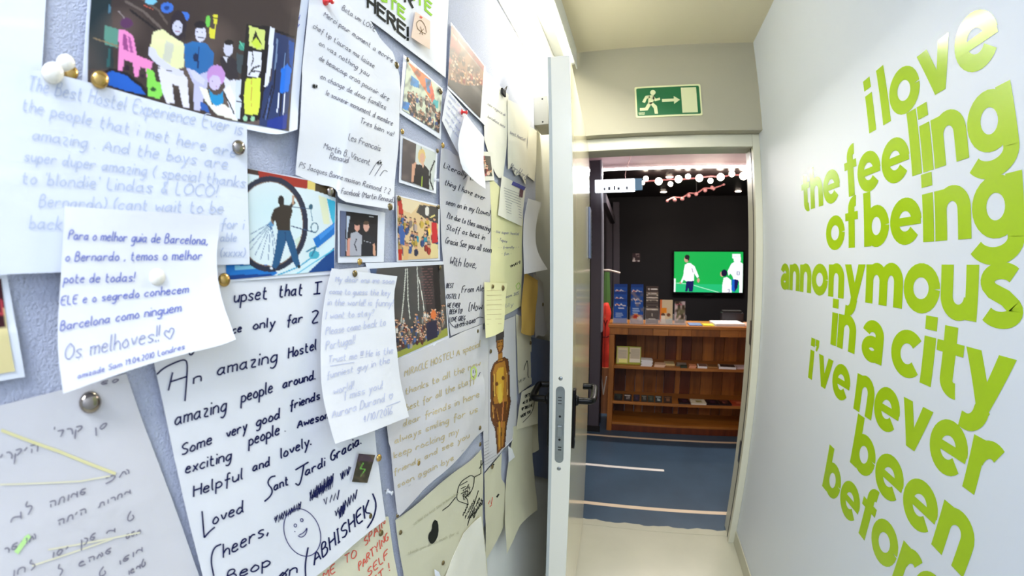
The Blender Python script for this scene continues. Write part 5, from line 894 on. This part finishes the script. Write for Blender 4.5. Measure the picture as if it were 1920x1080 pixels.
s = sheet('paper_scrap', 'small bright white paper scrap left of the long curled sheet', 'note', [(953, 836, .004), (960, 842, .004), (965, 857, .006), (953, 867, .004)], .012, W2, nu=5, nv=6)
s = sheet('paper_scrap', 'tiny white folded scrap near the bottom of the stained sheet', 'note', [(814, 1067), (822, 1072, .004), (830, 1090, .004), (816, 1090)], .012, W2, nu=5, nv=5)
# --- pins ----------------------------------------------------------------
mGold = mat('brass_pin', (196, 160, 92), .22, metal=.9); mSil = mat('chrome_pin', (160, 150, 140), .12, metal=1); mWp = mat('pearl_pin', (240, 234, 220), .25, coat=.5); mRp = mat('red_plastic', (228, 40, 40), .25, coat=.5); mClr = mat('clear_plastic', (236, 238, 240), .08, alpha=.45); mDk = mat('bronze_pin', (120, 104, 70), .3, metal=.8)
def pin(x, y, r, m, d, label, kind='dome', group='thumbtacks in the notes'):
    c = Vector(wall3([(x, y, d)])[0]); dist = (c-CV).length; R = min(r*dist/F*1.05, .0075); R = max(R, .0035)
    if kind == 'dome':
        o = MB().lathe(c, (1, 0, 0), [(R*math.cos(t), .001+R*.62*math.sin(t)) for t in np.linspace(0, math.pi/2-.05, 7)], 18).build('thumbtack', m, None, True)
        return tag(o, label, 'thumbtack', group)
    o = empty('push_pin', c, label, 'push pin', 'push pins in the notes')
    MB().lathe(c, (1, .15, -.2), [(R, 0), (R*.95, R*.25), (R*.45, R*.4), (R*.42, R*1.5), (R*.75, R*1.7), (R*.7, R*1.95)], 14).build('grip', m, o, smooth=True)
    MB().lathe(c-Vector((.004, 0, 0)), (1, 0, 0), [(.0005, 0), (.0005, .005)], 6).build('needle', mSil, o); return o
for a in [(98, 138, 15, mWp, .012, 'pearly white thumbtack at the top left corner of the pencilled sheet'), (122, 120, 13, mWp, .006, 'cream thumbtack just above the pearly one, on the bare board'), (131, 138, 11, mGold, .005, 'brass thumbtack tucked behind the cream one'),
          (186, 150, 13, mGold, .011, 'brass thumbtack at the lower left corner of the splashed photo'), (446, 277, 12, mSil, .0105, 'shiny thumbtack near the right edge of the pencilled sheet'), (293, 520, 13, mWp, .0165, 'white thumbtack in the middle of the violet-blue note'), (419, 525, 11, mGold, .009, 'brass thumbtack at the lower left corner of the bicycle wheel photo'),
          (168, 754, 18, mSil, .0035, 'large shiny steel thumbtack at the top of the Hebrew sheet'), (528, 226, 10, mSil, .0055, 'shiny thumbtack in the curled corner of the splashed photo'), (742, 123, 6, mDk, .006, 'bronze thumbtack in the top right corner of the French letter'), (730, 388, 6.5, mDk, .0142, 'dark thumbtack in the lower right corner of the French letter'),
          (763, 112, 4, mDk, .005, 'small thumbtack in the top left corner of the orange and blue photo'), (825, 172, 5, mDk, .005, 'small thumbtack in the top right corner of the orange and blue photo'), (753, 247, 5, mGold, .0055, 'brass thumbtack above the photo of the fair-haired woman'), (819, 283, 4, mDk, .0055, 'thumbtack in the top right corner of the fair-haired woman photo'),
          (829, 273, 5, mGold, .0055, 'brass thumbtack at the top left of the grey-white black-script sheet'), (747, 372, 5, mDk, .0055, 'thumbtack in the top left corner of the warm group photo'), (821, 388, 4, mDk, .0055, 'thumbtack in the top right corner of the warm group photo'), (618, 359, 8, mSil, .0072, 'shiny thumbtack in the top right corner of the bicycle wheel photo'),
          (673, 491, 6, mGold, .013, 'brass thumbtack under the instant photo, upper one of two'), (664, 513, 6, mDk, .013, 'bronze thumbtack at the top of the faint lilac note, lower one of two'), (709, 858, 6.5, mGold, .0065, 'brass thumbtack right of the dark sticker'), (692, 967, 5.5, mDk, .006, 'bronze thumbtack over the end of the bracketed name'), (713, 999, 5.5, mDk, .0045, 'dark thumbtack in the red capitals sheet'),
          (783, 868, 5, mGold, .008, 'brass thumbtack in the lower half of the ochre letter'), (744, 966, 4, mDk, .007, 'small thumbtack at the lower left corner of the ochre letter'), (750, 998, 4, mDk, .006, 'small thumbtack at the left edge of the stained sheet'), (824, 502, 4, mDk, .0055, 'small thumbtack in the top right corner of the silks photo'), (899, 802, 4, mDk, .007, 'small dark thumbtack at the right edge of the ochre letter'),
          (919, 659, 4, mDk, .0075, 'dark thumbtack left of the golden figure'), (894, 621, 4, mDk, .0065, 'dark thumbtack at the top right of the ochre letter'), (923, 537, 4, mDk, .0125, 'dark thumbtack on the small yellowish note, left one'), (942, 540, 5, mDk, .0125, 'dark thumbtack on the small yellowish note, right one'), (899, 833, 4, mDk, .007, 'dark thumbtack below the ochre letter corner'),
          (1017, 571, 3.5, mDk, .005, 'dark thumbtack right of the manila envelope'), (994, 643, 3.5, mDk, .0065, 'dark thumbtack on the slate-blue sheet'), (830, 1055, 4, mDk, .0075, 'dark thumbtack low on the stained sheet'), (922, 875, 4, mDk, .0075, 'dark thumbtack at the top of the plain beige sheet'), (742, 123, 0, None, 0, '')]:
    if a[3]: pin(*a)
for a in [(866, 210, 5, mRp, .016, 'red push pin holding the slanting cream letter'), (610, 2, 7, mRp, .008, 'red push pin at the top of the French letter'), (726, 921, 5, mClr, .006, 'clear push pin left of the ochre letter'), (815, 337, 4, mClr, .006, 'clear push pin beside the fair-haired woman photo')]: pin(*a, kind='push')
cl = empty('bulldog_clip', wall3([(942, 174, .006)])[0], 'small dark clip at the top of the cream sheets', 'clip')
cc = Vector(wall3([(942, 174, .006)])[0]); MB().box(cc-Vector((0, .014, .008)), cc+Vector((.006, .014, .008))).build('clip_body', mDark, cl, bevel=.002); MB().tube([cc+Vector((.006, -.006, .004)), cc+Vector((.012, 0, .016)), cc+Vector((.006, .006, .004))], .0012, 6).build('clip_loop', mSil, cl)
